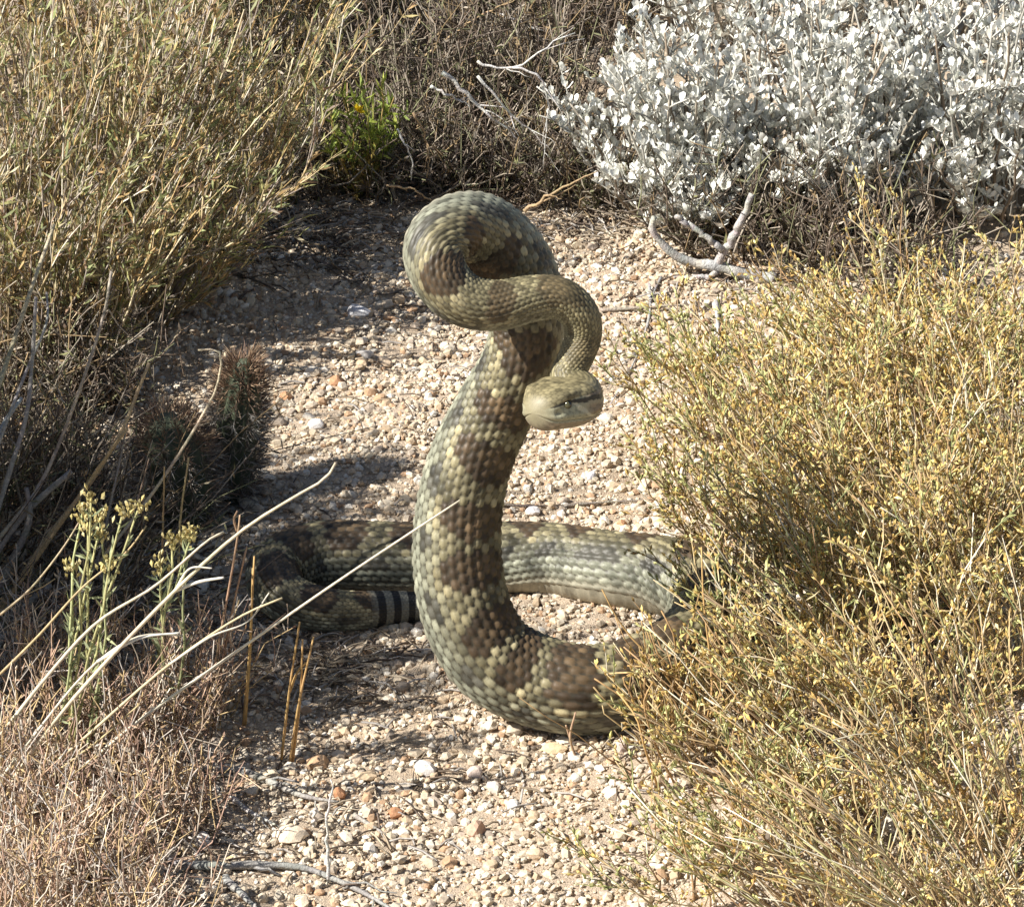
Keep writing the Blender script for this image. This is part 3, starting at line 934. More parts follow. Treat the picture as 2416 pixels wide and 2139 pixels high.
def white_shrub(gx, gy, h, nst, spread, label, lean=(0, 0), leafn=22):
    b = G(gx, gy)
    p = Plant('woolly_shrub', label, 'shrub', b, 'white woolly shrubs', 30)
    leaves = []
    for s in range(nst):
        a = rng.uniform(0, 2 * math.pi); rr = spread * math.sqrt(rng.uniform())
        st = b + np.array([0.5 * rr * math.cos(a), 0.5 * rr * math.sin(a), 0]); st[2] = gh(st[0], st[1]) - 0.002
        hh = h * rng.uniform(0.45, 1.05) * (1 - 0.35 * (rr / spread) ** 2)
        tip = st + np.array([0.5 * rr * math.cos(a) + lean[0] * hh, 0.5 * rr * math.sin(a) + lean[1] * hh, hh])
        pts = curve(st, tip, 0.03, 6, 0.003)
        p.stem(pts, 0.0017, 0.001, pick([(0.34, 0.30, 0.24), (0.42, 0.40, 0.35), (0.24, 0.19, 0.14)], 1)[0], 4, s % 3 == 0)
        nl = int(leafn * rng.uniform(0.6, 1.3))
        tt = rng.uniform(0.12, 1, nl) ** 0.8; tt[:5] = rng.uniform(0.93, 1.0, min(5, nl))[:5]
        q, d = along(pts, np.clip(tt, 0, 0.999))
        for z in range(nl):
            dn = d[z] / np.linalg.norm(d[z])
            az = rng.uniform(0, 2 * math.pi)
            out = np.array([math.cos(az), math.sin(az), 0.0])
            up = rng.uniform(0.15, 1.1) + (0.5 if tt[z] > 0.9 else 0)
            dv = out + dn * up; dv /= np.linalg.norm(dv)
            leaves.append((q[z], dv, rng.uniform(0.0065, 0.0125)))
        # side shoots
        for z in range(6):
            t_ = np.array([rng.uniform(0.12, 0.95)])
            q1, d1 = along(pts, t_)
            dv = np.array([rng.normal(), rng.normal(), 1.0]); dv /= np.linalg.norm(dv)
            e = q1[0] + dv * rng.uniform(0.02, 0.045)
            tw = curve(q1[0], e, 0.05, 4)
            p.mass.tube(tw, 0.0009, pick([(0.46, 0.45, 0.40)], 1)[0], 3)
            q2, d2 = along(tw, rng.uniform(0.35, 1, 9) * 0.999)
            for y in range(9):
                az = rng.uniform(0, 2 * math.pi)
                dl = np.array([math.cos(az), math.sin(az), rng.uniform(0.2, 1.2)]); dl /= np.linalg.norm(dl)
                leaves.append((q2[y], dl, rng.uniform(0.006, 0.0115)))
    # nearest / topmost leaves are parts of their own
    key = np.array([l[0][2] * 1.2 - l[0][1] for l in leaves])
    order = np.argsort(-key)
    off = -b
    for c, ix in enumerate(order):
        q, dv, L = leaves[ix]
        tx = dv
        upv = np.array([0, 0, 1.0]) + rng.normal(0, 0.25, 3)
        ty = np.cross(upv, tx); ty /= np.linalg.norm(ty) + 1e-9
        tz = np.cross(tx, ty)
        if c < 300:
            o = link('leaf', WOOLM[int(rng.integers(0, 6))], p.e)
            from mathutils import Matrix
            mt = Matrix(((tx[0] * L, ty[0] * L, tz[0] * L, q[0] + off[0]), (tx[1] * L, ty[1] * L, tz[1] * L, q[1] + off[1]),
                         (tx[2] * L, ty[2] * L, tz[2] * L, q[2] + off[2]), (0, 0, 0, 1)))
            o.matrix_local = mt
        else:
            V, Q = WOOLV[int(rng.integers(0, 6))]
            v = q + L * (V[:, 0:1] * tx + V[:, 1:2] * ty + V[:, 2:3] * tz)
            p.leaf.add(v, Q, None, pick(WOOLC, 1, 0.08)[0])
    p.finish(M_DRY, M_WOOL, 'leaf_mass')


white_shrub(1620, 500, 0.20, 84, 0.11, 'silvery white woolly shrub rising behind the forked dead branch', (-0.1, 0))
white_shrub(1950, 500, 0.23, 98, 0.13, 'dense silvery white woolly shrub behind the golden weeds, middle of its row')
white_shrub(2330, 480, 0.24, 84, 0.13, 'silvery white woolly shrub behind golden weeds, partly shaded by dark stems')
white_shrub(1650, 540, 0.08, 32, 0.08, 'low silvery white woolly shrub right behind the forked dead branch')
white_shrub(1780, 130, 0.22, 46, 0.14, 'silvery white woolly shrub growing in the back row above the dead branch', (-0.05, 0), 18)
white_shrub(2180, 100, 0.22, 46, 0.14, 'silvery white woolly shrub growing in the back row above golden weeds', (0, 0), 18)
white_shrub(2560, 250, 0.24, 26, 0.13, 'silvery white woolly shrub at the far end of the white row')

# ------------------------------------------------------------------ back: brown undergrowth in the middle
DARKTW = [(0.10, 0.075, 0.055), (0.16, 0.12, 0.09), (0.22, 0.18, 0.14), (0.13, 0.10, 0.08), (0.28, 0.20, 0.11), (0.20, 0.20, 0.11), (0.36, 0.31, 0.25), (0.30, 0.26, 0.20)]


def brown_brush(gx, gy, h, nst, spread, label, cols=DARKTW, leafcols=None, lean=(0, 0), leafd=14):
    nst = int(nst * 1.5)
    b = G(gx, gy)
    p = Plant('dry_brush', label, 'shrub', b, 'dark dry brush at the back', 25)
    LP, LD, LC = [], [], []
    leafcols = leafcols or DARKTW + [(0.30, 0.25, 0.17), (0.26, 0.26, 0.12)]
    for s in range(nst):
        a = rng.uniform(0, 6.283); rr = spread * math.sqrt(rng.uniform())
        st = b + np.array([0.7 * rr * math.cos(a), 0.7 * rr * math.sin(a), 0]); st[2] = gh(st[0], st[1]) - 0.002
        hh = h * rng.uniform(0.3, 1.05)
        tip = st + np.array([0.3 * rr * math.cos(a) + lean[0] * hh + rng.normal(0, 0.03), lean[1] * hh + rng.normal(0, 0.03), hh])
        pts = curve(st, tip, 0.03, 6, 0.004)
        p.stem(pts, rng.uniform(0.0008, 0.0016), 0.0005, pick(cols, 1)[0], 3, s % 5 == 0)
        for z in range(5):
            q1, d1 = along(pts, np.array([rng.uniform(0.1, 0.95)]))
            e = q1[0] + rng.normal(0, 0.02, 3) + [0, 0, 0.015]
            e[2] = max(e[2], gh(e[0], e[1]) + 0.002)
            p.mass.tube(curve(q1[0], e, 0.02, 3), 0.0006, pick(cols, 1)[0], 3, cap=False)
        q, d = along(pts, rng.uniform(0.05, 0.999, leafd))
        LP.append(q); LD.append(rng.normal(0, 1, (leafd, 3)) + [0, 0, 0.4]); LC.append(pick(leafcols, leafd, 0.25))
    LP = np.vstack(LP); LD = np.vstack(LD); LC = np.vstack(LC)
    blades(p.leaf, LP, LD, rng.uniform(0.006, 0.016, len(LP)), rng.uniform(0.0012, 0.0026, len(LP)), LC)
    p.finish(M_DRY, M_LEAF)


for (gx, gy, h, n, sp, lab) in [
    (1010, 330, 0.16, 70, 0.10, 'dark brown dry brush behind the arched neck of the snake'),
    (1250, 330, 0.17, 70, 0.10, 'dark brown dry brush between the snake and the white shrubs'),
    (760, 290, 0.16, 60, 0.10, 'dark twiggy brush beside the flowering green weed'),
    (1120, 90, 0.17, 70, 0.13, 'brown straw coloured brush behind the pale fallen twigs'),
    (820, 60, 0.17, 70, 0.13, 'grey brown brush behind the flowering green weed'),
    (1400, 60, 0.17, 60, 0.12, 'brown brush at the left flank of the back white shrub'),
    (1150, -180, 0.2, 70, 0.18, 'tall brown brush deep behind the pale fallen twigs'),
    (600, -150, 0.2, 70, 0.18, 'tall brown brush deep behind the olive broom shrub'),
    (1700, -200, 0.2, 60, 0.18, 'tall brown brush deep behind the white shrubs'),
    (930, 430, 0.07, 60, 0.08, 'low dark dead brush at the foot of the flowering green weed'),
    (1150, 440, 0.08, 70, 0.09, 'low dark dead brush right behind the arched neck'),
    (1370, 450, 0.08, 60, 0.08, 'low dark dead brush at the foot of the white shrub'),
    (680, 430, 0.08, 60, 0.09, 'low dark dead brush between the olive broom and the green weed'),
    (130, 960, 0.09, 50, 0.08, 'dark dead brush behind the squat cactus'),
    (20, 930, 0.12, 60, 0.10, 'dark dead brush under the olive broom beside grey woody stems'),
    (60, 1150, 0.10, 60, 0.09, 'dark dead brush among the leaning grey stems'),
    (1720, 560, 0.10, 50, 0.09, 'low grey brush under the white shrub behind the dead branch'),
    (2050, 640, 0.12, 50, 0.12, 'low dark brush between white shrubs and golden weeds')]:
    brown_brush(gx, gy, h, n, sp, lab)

# pale fallen twigs at the back, each one a thing
def twig(path, Yb, r, col, name, label, cat='twig', group=None, dY=0.0, sides=6, ground=False, n=14, mat=None):
    if ground:
        r *= 1.2
        pts = [G(x, y) + [0, 0, r * 0.9 + 0.0012] for x, y in path]
    else:
        pts = [PY(x, y, Yb + dY * k / max(1, len(path) - 1)) for k, (x, y) in enumerate(path)]
    pts = catmull(pts, n)
    if not ground: pts[:, 2] = np.maximum(pts[:, 2], gh(pts[:, 0], pts[:, 1]) + r * 0.3)
    m = MB()
    rad = np.linspace(r, r * 0.3, n) * (1 + rng.normal(0, 0.08, n))
    if not ground: pts[1:-1] += rng.normal(0, r * 0.55, (n - 2, 3))
    m.tube(pts, rad, vary(col, 0.08, n), sides)
    L_ = np.linalg.norm(pts[-1] - pts[0])
    if n >= 14 and L_ > 0.03 and name != 'upright_twig':
        for f in range(3):
            k_ = int(rng.integers(3, n - 2)); d_ = pts[k_ + 1] - pts[k_]; d_ /= np.linalg.norm(d_)
            d_ = d_ + rng.normal(0, 0.5, 3) * [1, 0.6, 0.25 if ground else 0.8]; e_ = pts[k_] + d_ * rng.uniform(0.15, 0.3) * L_
            e_[2] = max(e_[2], gh(e_[0], e_[1]) + 0.002)
            m.tube(curve(pts[k_], e_, 0.05, 5, r * 0.3), np.linspace(rad[k_] * 0.6, rad[k_] * 0.25, 5), vary(col, 0.08, 5), 5)
    o = m.build(name, mat or M_WOOD, origin=pts[0])
    return tag(o, label, cat, group)


PALE = (0.62, 0.60, 0.56)
GT = 'pale dead twigs lying in the brush'
for path, Y, r, lab in [
    ([(1044, 172), (1130, 250), (1225, 330)], 1.02, 0.0024, 'thick straight bleached twig slanting through dark brush behind the snake'),
    ([(1017, 204), (1072, 230), (1110, 255)], 1.03, 0.0016, 'short bleached twig lying beside the thick slanting one'),
    ([(1127, 145), (1170, 160), (1232, 153), (1311, 94), (1357, 78)], 1.06, 0.0016, 'curved pale twig sagging between brush and white shrub'),
    ([(1209, 160), (1267, 176), (1291, 219), (1287, 325), (1282, 400)], 1.0, 0.0013, 'hooked pale twig arching down to the ground behind the snake'),
    ([(1127, 180), (1209, 274), (1256, 309), (1302, 360)], 1.0, 0.0015, 'thin pale twig just right of the thick slanting twig'),
    ([(1003, 132), (1146, 31), (1193, 12), (1260, -20)], 1.2, 0.0015, 'long tan twig rising through brown brush at the back'),
    ([(911, 438), (974, 446), (1010, 470), (1060, 490)], 0.93, 0.0013, 'tan twig on the ground touching the top of the snake loop'),
    ([(975, 266), (1003, 318), (1010, 375), (1006, 420)], 0.98, 0.0013, 'thin pale twig standing in brush beside the green weed'),
    ([(938, 305), (955, 340), (975, 385), (970, 425)], 0.96, 0.0012, 'short pale twig at the foot of the green weed'),
    ([(1237, 499), (1287, 466), (1350, 432), (1410, 404)], 0.88, 0.0018, 'rusty tan twig running from the snake loop towards the white shrub'),
    ([(1180, 35), (1225, 55), (1285, 75)], 1.25, 0.0018, 'short bleached twig caught high in the back brush')]:
    twig(path, Y - 0.10, r * 1.0, (0.40, 0.29, 0.17) if 'tan' in lab else PALE, 'fallen_twig', lab, 'twig', GT)

# the forked dead branch, lying in front of the white shrub
def dead_branch():
    b = G(1720, 660)
    e = thing('dead_branch', 'weathered grey forked dead branch lying below the white shrub', 'branch', b)
    Y0 = b[1]
    for nm, path, r0, r1 in [
        ('limb', [(1545, 512), (1538, 540), (1567, 579), (1614, 616), (1684, 626), (1749, 646), (1793, 657), (1830, 700)], 0.0030, 0.0062),
        ('fork', [(1688, 634), (1722, 573), (1757, 505), (1775, 460)], 0.0046, 0.0028),
        ('side_branch', [(1593, 510), (1646, 544), (1706, 590)], 0.0024, 0.0032),
        ('side_branch', [(1690, 640), (1640, 690), (1590, 715)], 0.0030, 0.0015)]:
        pts = catmull([PY(x, y, Y0 + (0.0 if nm != 'side_branch' else -0.004)) for x, y in path], 22)
        pts[:, 2] = np.maximum(pts[:, 2], gh(pts[:, 0], pts[:, 1]) + 0.003)
        pts += rng.normal(0, 0.0007, pts.shape)
        m = MB(); m.tube(pts, np.linspace(r0, r1, 22) * (1 + rng.normal(0, 0.09, 22)), vary((0.42, 0.40, 0.38), 0.12, 22), 9)
        o = m.build(nm, M_WOOD, e); o.location = Vector(tuple(-b))
dead_branch()

# sticks lying on the ground
GS = 'sticks lying on the gravel'
for path, r, col, lab in [
    ([(470, 1822), (560, 1828), (640, 1858), (715, 1890), (800, 1905)], 0.0034, (0.34, 0.32, 0.29), 'thick weathered grey stick curving across the foreground gravel'),
    ([(400, 2045), (500, 2055), (620, 2052), (720, 2060), (800, 2090), (880, 2130), (960, 2180)], 0.0032, (0.30, 0.29, 0.27), 'long bent grey stick lying along the bottom gravel'),
    ([(530, 2085), (570, 2120), (610, 2160)], 0.0032, (0.33, 0.32, 0.30), 'short grey stick forking off beside the long bent one'),
    ([(540, 1885), (590, 1925), (650, 1955)], 0.0024, (0.50, 0.47, 0.43), 'pale splintered stick above the long cream stone'),
    ([(835, 1930), (880, 1958), (912, 1978)], 0.0018, (0.34, 0.31, 0.27), 'thin grey stick in the hollow right of the white upright twig'),
    ([(1532, 673), (1533, 744), (1508, 832), (1476, 899), (1440, 960)], 0.0013, (0.36, 0.35, 0.34), 'thin crooked grey twig on sand right of the neck'),
    ([(1415, 740), (1523, 733), (1630, 726)], 0.0018, (0.34, 0.29, 0.23), 'straight brown stick on sand right of the neck'),
    ([(1560, 660), (1545, 690), (1535, 720)], 0.0012, (0.28, 0.27, 0.26), 'short dark twig beside the crooked grey twig'),
    ([(1690, 720), (1695, 820), (1690, 900)], 0.0018, (0.44, 0.43, 0.42), 'pale grey twig lying among the sparse weed sprigs'),
    ([(1330, 1200), (1420, 1192), (1520, 1186)], 0.0014, (0.30, 0.26, 0.22), 'dark thin stick lying just behind the rear coil'),
    ([(1180, 1196), (1250, 1200), (1345, 1197)], 0.0013, (0.16, 0.13, 0.11), 'blackish strip in place of a thin cast shadow behind the rear coil'),  # dark strip modelled where a thin shadow falls on the sand
    ([(505, 645), (580, 660), (650, 690)], 0.0018, (0.16, 0.13, 0.10), 'dark stick at the edge of the olive broom shrub'),
    ([(800, 640), (850, 660), (905, 702), (950, 690)], 0.0017, (0.20, 0.16, 0.13), 'dark bent stick on gravel left of the snake loop'),
    ([(700, 585), (780, 640), (860, 690)], 0.0016, (0.26, 0.22, 0.18), 'brown stick in the shade behind the white speckled stone'),
    ([(1330, 500), (1400, 508), (1480, 500)], 0.0016, (0.46, 0.38, 0.27), 'pale tan stick in litter right of the snake loop'),
    ([(1310, 530), (1370, 520), (1430, 528)], 0.0014, (0.42, 0.36, 0.27), 'tan stick lying below the pale one right of the loop'),
    ([(960, 1900), (1040, 1935), (1110, 1960)], 0.0009, (0.40, 0.34, 0.26), 'hair thin straw on foreground gravel by the pink stone'),
    ([(1480, 1770), (1560, 1762), (1620, 1765)], 0.0012, (0.44, 0.40, 0.36), 'thin grey straw below the tip of the front coil')]:
    twig(path, 0, r, col, 'ground_stick', lab, 'stick', GS, ground=True, n=18, sides=7)
# the white upright twig stuck in the gravel
twig([(776, 2082), (772, 1985), (776, 1900), (780, 1838)], G(776, 2082)[1], 0.0017, (0.60, 0.58, 0.55), 'upright_twig', 'thin white twig stuck upright in the foreground gravel', 'twig')
twig([(738, 1950), (742, 1915), (744, 1888)], G(738, 1950)[1], 0.0016, (0.58, 0.55, 0.50), 'upright_twig', 'short white twig standing beside the taller upright one', 'twig')

# ------------------------------------------------------------------ green weed with yellow flower
def green_weed():
    b = G(850, 462)
    p = Plant('flowering_weed', 'small green weed with a yellow flower in the dark brush', 'weed', b, None, 14)
    tips = [(805, 215), (850, 205), (835, 230), (880, 250), (900, 200), (930, 230), (780, 260), (960, 260), (870, 300), (820, 320), (940, 330), (770, 340), (760, 210), (900, 320)]
    for k, (x, y) in enumerate(tips):
        tip = PY(x, y, b[1] + rng.uniform(-0.03, 0.03))
        pts = curve(b + [rng.normal(0, 0.006), rng.normal(0, 0.006), 0], tip, 0.05, 6, 0.002)
        p.stem(pts, 0.001, 0.0006, pick([(0.26, 0.24, 0.07), (0.34, 0.24, 0.09)], 1)[0], 4, True)
        n = 44
        t = rng.uniform(0.1, 0.999, n)
        q, d = along(pts, t)
        c = np.where((t > 0.45)[:, None], pick([(0.36, 0.43, 0.08), (0.46, 0.50, 0.12), (0.28, 0.36, 0.09)], n), pick([(0.44, 0.33, 0.10), (0.32, 0.32, 0.10), (0.50, 0.34, 0.12)], n))
        blades(p.leaf, q, rng.normal(0, 0.6, (n, 3)) + [0, 0, 0.9], rng.uniform(0.010, 0.020, n), 0.0026, c)
    fl = MB()
    c = PY(845, 262, b[1] - 0.035)
    n = 16
    blades(fl, np.tile(c, (n, 1)), rng.normal(0, 0.6, (n, 3)) + [0, -0.2, 0.7], 0.0075, 0.0028, pick([(0.80, 0.62, 0.03), (0.75, 0.55, 0.02)], n, 0.08))
    o = fl.build('flower', M_LEAF, p.e, smooth=False); o.location = Vector(tuple(-b)); o['label'] = 'bright yellow flower head'
    p.finish(M_DRY, M_LEAF)
green_weed()

# ------------------------------------------------------------------ olive broom shrubs at the left
OLIVE = [(0.30, 0.30, 0.12), (0.40, 0.38, 0.16), (0.24, 0.27, 0.11), (0.48, 0.40, 0.19), (0.44, 0.30, 0.14), (0.36, 0.32, 0.25), (0.36, 0.37, 0.20), (0.58, 0.50, 0.32), (0.33, 0.36, 0.17), (0.32, 0.21, 0.14), (0.24, 0.18, 0.14), (0.50, 0.34, 0.15)]
BROOM = [(0.50, 0.39, 0.22), (0.42, 0.33, 0.20), (0.36, 0.31, 0.26), (0.58, 0.49, 0.33), (0.28, 0.23, 0.19), (0.48, 0.34, 0.16), (0.60, 0.55, 0.45)]


def broom(gx, gy, h, nst, spread, lean, label, leafn=26, zb=0.12, group='olive broom shrubs', yspread=None):
    b = G(gx, gy)
    p = Plant('broom_shrub', label, 'shrub', b, group, 40)
    LP, LD, LC = [], [], []
    for s in range(nst):
        a = rng.uniform(0, 6.283); rr = spread * math.sqrt(rng.uniform())
        ys_ = yspread or spread
        st = b + np.array([0.55 * rr * math.cos(a), 0.55 * rr / spread * ys_ * math.sin(a), 0]); st[2] = gh(st[0], st[1]) - 0.002
        hh = h * rng.uniform(0.5, 1.1)
        tip = st + np.array([0.5 * rr * math.cos(a) + lean[0] * hh + rng.normal(0, 0.02), 0.5 * rr * math.sin(a) + lean[1] * hh, hh])
        pts = curve(st, tip, 0.03, 7, 0.003)
        p.stem(pts, rng.uniform(0.0009, 0.0016), 0.0006, pick(BROOM, 1)[0], 3, s % 4 == 0)
        for z in range(5):
            q1, d1 = along(pts, np.array([rng.uniform(0.25, 0.95)]))
            dv = d1[0] / np.linalg.norm(d1[0]) + rng.normal(0, 0.25, 3)
            e = q1[0] + dv * rng.uniform(0.03, 0.07)
            tw = curve(q1[0], e, 0.03, 4)
            p.mass.tube(tw, np.array([0.0007, 0.0006, 0.0005, 0.0003]), pick(BROOM, 1)[0], 3, cap=False)
            q, d = along(tw, rng.uniform(0.2, 0.999, 7))
            LP.append(q); LD.append(d / np.linalg.norm(d, axis=1)[:, None] + rng.normal(0, 0.45, (7, 3))); LC.append(pick(OLIVE, 7, 0.25))
        t = rng.uniform(zb, 0.999, leafn)
        q, d = along(pts, t)
        LP.append(q); LD.append(d / np.linalg.norm(d, axis=1)[:, None] + rng.normal(0, 0.5, (leafn, 3))); LC.append(pick(OLIVE, leafn, 0.25))
    LP = np.vstack(LP); LD = np.vstack(LD); LC = np.vstack(LC)
    blades(p.leaf, LP, LD, rng.uniform(0.008, 0.019, len(LP)), rng.uniform(0.0014, 0.0028, len(LP)), LC)
    return p


for (gx, gy, h, n, sp, le, lab, kw) in [
    (100, 640, 0.28, 95, 0.15, (0.06, 0), 'tall olive broom shrub with straw stems behind the spiny cacti', {}),
    (400, 560, 0.26, 90, 0.13, (0.25, 0), 'olive broom shrub leaning over the gravel towards the green weed', {}),
    (-150, 800, 0.28, 70, 0.15, (0.05, 0), 'olive broom shrub rooted beside the grey woody stems', {}),
    (110, 850, 0.20, 80, 0.11, (0.25, 0), 'olive broom shrub leaning over the dead brush behind the cacti', {}),
    (330, 730, 0.15, 60, 0.08, (0.4, 0), 'low olive broom shrub reaching out over the gravel', {}),
    (300, 230, 0.28, 80, 0.16, (0.1, 0), 'straw coloured broom shrub in the second row', {}),
    (620, 180, 0.22, 60, 0.12, (0.25, 0), 'thin straw broom shrub beside the grey brown brush', {}),
    (-60, 240, 0.30, 80, 0.16, (0.05, 0), 'straw coloured broom shrub at the outer end of the second row', {}),
    (150, -200, 0.30, 70, 0.2, (0.05, 0), 'tall straw broom shrub deep in the back', {})]:
    p = broom(gx, gy, h, n, sp, le, lab, **kw)
    p.finish(M_DRY, M_LEAF)

# dense shrubs standing just left of the view; they throw the big shadow over the hollow
for (x, y, h, n, sp, ys, lab) in [
    (-0.62, -0.07, 0.56, 220, 0.15, 0.13, 'dense broom shrub shading the dark hollow beside the long stalks'),
    (-0.64, 0.06, 0.54, 220, 0.15, 0.13, 'dense broom shrub rooted level with the spiny cacti'),
    (-0.70, 0.20, 0.50, 150, 0.15, 0.12, 'dense broom shrub behind the one level with the cacti'),
    (-0.86, -0.06, 0.66, 170, 0.18, 0.16, 'tallest dense broom shrub beyond the two that shade the hollow')]:
    q = (np.array([x, y, 0]) - cam_pos)
    kx = 1208 + FPX * q.dot(CR) / q.dot(CF); ky = 1069.5 - FPX * q.dot(CU) / q.dot(CF)
    p = broom(kx, ky, h, n, sp, (0.0, 0.0), lab, 52, 0.12, yspread=ys)
    p.finish(M_DRY, M_LEAF)

# woody base with grey stems running up to the right, and long stalks
def woody():
    b = G(-60, 1500)
    p = Plant('woody_bush', 'grey woody bush with bare stems leaning over the dark hollow', 'bush', b, None, 60)
    Yb = b[1]
    for path, r, col, dY in [
        ([(-80, 1430), (0, 1287), (59, 1209), (168, 1111)], 0.0042, (0.30, 0.28, 0.26), 0.03),
        ([(-60, 1480), (20, 1340), (70, 1220), (62, 1150)], 0.0036, (0.26, 0.24, 0.22), 0.02),
        ([(-60, 1510), (40, 1440), (120, 1380)], 0.0040, (0.33, 0.31, 0.29), 0.0),
        ([(-40, 1470), (23, 1400), (117, 1260), (219, 1130), (297, 997), (313, 954), (352, 856)], 0.0022, (0.42, 0.32, 0.20), 0.06),
        ([(-40, 1500), (0, 1439), (109, 1284), (235, 1100), (300, 1010)], 0.0022, (0.44, 0.33, 0.19), 0.0),
        ([(-30, 1300), (78, 1170), (129, 1072), (219, 829), (250, 720), (262, 640)], 0.0018, (0.38, 0.33, 0.27), 0.10),
        ([(-50, 1350), (20, 1120), (62, 980), (75, 860), (85, 700)], 0.0024, (0.32, 0.30, 0.28), 0.10),
        ([(-60, 1050), (0, 900), (71, 690), (128, 530)], 0.0026, (0.46, 0.40, 0.27), 0.2),
        ([(-60, 1200), (10, 1010), (60, 880), (110, 760), (110, 690)], 0.0017, (0.36, 0.34, 0.31), 0.15),
        ([(-60, 1150), (0, 1015), (50, 940)], 0.0028, (0.45, 0.43, 0.40), 0.12),
        ([(-20, 1560), (90, 1470), (180, 1400)], 0.0030, (0.36, 0.33, 0.30), -0.02),
        ([(150, 1460), (230, 1320), (262, 1180), (280, 1100), (300, 1000)], 0.0013, (0.34, 0.30, 0.26), 0.05),
        ([(207, 1361), (329, 1205), (391, 1119), (470, 993), (513, 907), (517, 829), (468, 826)], 0.0014, (0.55, 0.47, 0.34), 0.03),
        ([(255, 1420), (310, 1230), (330, 1160), (352, 1080)], 0.0009, (0.40, 0.28, 0.20), 0.02),
        ([(380, 1420), (384, 1250), (388, 1100)], 0.0010, (0.48, 0.34, 0.18), 0.0),
        ([(420, 1420), (425, 1230), (445, 1080)], 0.0012, (0.48, 0.38, 0.20), 0.0)]:
        pts = [PY(x, y, Yb + dY * k / max(1, len(path) - 1)) for k, (x, y) in enumerate(path)]
        pts = catmull(pts, 18)
        pts[:, 2] = np.maximum(pts[:, 2], gh(pts[:, 0], pts[:, 1]) + 0.001)
        m = MB(); m.tube(pts, np.linspace(r, r * 0.55, 18) * (1 + rng.normal(0, 0.06, 18)), vary(col, 0.08, 18), 7)
        p.single.append(m)
    # many dark thin twigs under it
    LP, LD, LC = [], [], []
    for k in range(260):
        g0 = G(rng.uniform(-250, 330), rng.uniform(1180, 1560))
        tip = g0 + [rng.normal(0.05, 0.05), rng.normal(0, 0.03), rng.uniform(0.03, 0.16)]
        pts = curve(g0 - [0, 0, 0.002], tip, 0.05, 5, 0.004)
        p.stem(pts, 0.0009, 0.0004, pick(DARKTW + [(0.36, 0.30, 0.22)], 1)[0], 3)
        q, d = along(pts, rng.uniform(0.2, 0.999, 8))
        LP.append(q); LD.append(rng.normal(0, 1, (8, 3)) + [0.3, 0, 0.4]); LC.append(pick(DARKTW + [(0.34, 0.30, 0.2)], 8))
    blades(p.leaf, np.vstack(LP), np.vstack(LD), rng.uniform(0.006, 0.016, 2080), 0.0016, np.vstack(LC))
    p.finish(M_WOOD, M_LEAF)
woody()

# long pale stalks of a grass clump at the lower left
def stalks():
    b = G(-40, 1960)
    p = Plant('grass_clump', 'clump of long straw grass stalks slanting across to the snake', 'grass', b, None, 40)
    Yb = b[1]
    cols = (0.56, 0.46, 0.28)
    for path, r, col, Y0, Y1 in [
        ([(-40, 1940), (0, 1886), (132, 1697), (413, 1393), (574, 1249), (689, 1175), (770, 1126), (792, 1092)], 0.0019, (0.62, 0.54, 0.38), 0.0, 0.05),
        ([(90, 1890), (212, 1795), (339, 1691), (560, 1535), (798, 1370), (960, 1262), (1085, 1180)], 0.0015, (0.66, 0.60, 0.46), 0.02, 0.055),
        ([(20, 1710), (103, 1605), (230, 1467), (367, 1381), (494, 1272), (528, 1255)], 0.0016, (0.60, 0.53, 0.40), 0.02, 0.06),
        ([(-30, 1930), (0, 1904), (189, 1749), (402, 1565), (574, 1450), (666, 1410)], 0.0015, (0.58, 0.48, 0.30), 0.0, 0.03),
        ([(402, 1565), (500, 1500), (585, 1465), (635, 1398)], 0.0010, (0.62, 0.58, 0.48), 0.015, 0.03),
        ([(-30, 1880), (60, 1760), (230, 1560), (330, 1500), (428, 1498)], 0.0012, (0.62, 0.57, 0.45), 0.0, 0.04),
        ([(413, 1393), (470, 1372), (528, 1362)], 0.0017, (0.68, 0.66, 0.58), 0.025, 0.02),
        ([(413, 1393), (450, 1340), (500, 1340)], 0.0011, (0.64, 0.60, 0.5), 0.025, 0.02),
        ([(230, 1560), (330, 1505), (425, 1492)], 0.0014, (0.66, 0.64, 0.57), 0.02, 0.02),
        ([(0, 1590), (90, 1500), (200, 1380), (300, 1300), (345, 1240)], 0.0011, (0.46, 0.36, 0.2), 0.05, 0.06),
        ([(-20, 2000), (100, 1850), (240, 1740), (330, 1660)], 0.0013, (0.50, 0.40, 0.22), 0.0, 0.02),
        ([(10, 2060), (140, 1960), (300, 1850), (420, 1780)], 0.0010, (0.50, 0.38, 0.22), 0.0, 0.0),
        ([(0, 1450), (70, 1390), (150, 1290), (205, 1200)], 0.0010, (0.44, 0.36, 0.24), 0.1, 0.1)]:
        pts = catmull([PY(x, y, Yb + Y0 + (Y1 - Y0) * k / (len(path) - 1)) for k, (x, y) in enumerate(path)], 20)
        pts[:, 2] = np.maximum(pts[:, 2], gh(pts[:, 0], pts[:, 1]) + 0.001)
        m = MB(); m.tube(pts, np.linspace(r, r * 0.5, 20), vary(col, 0.05, 20), 6); p.single.append(m)
    p.finish(M_DRY, M_LEAF)
stalks()

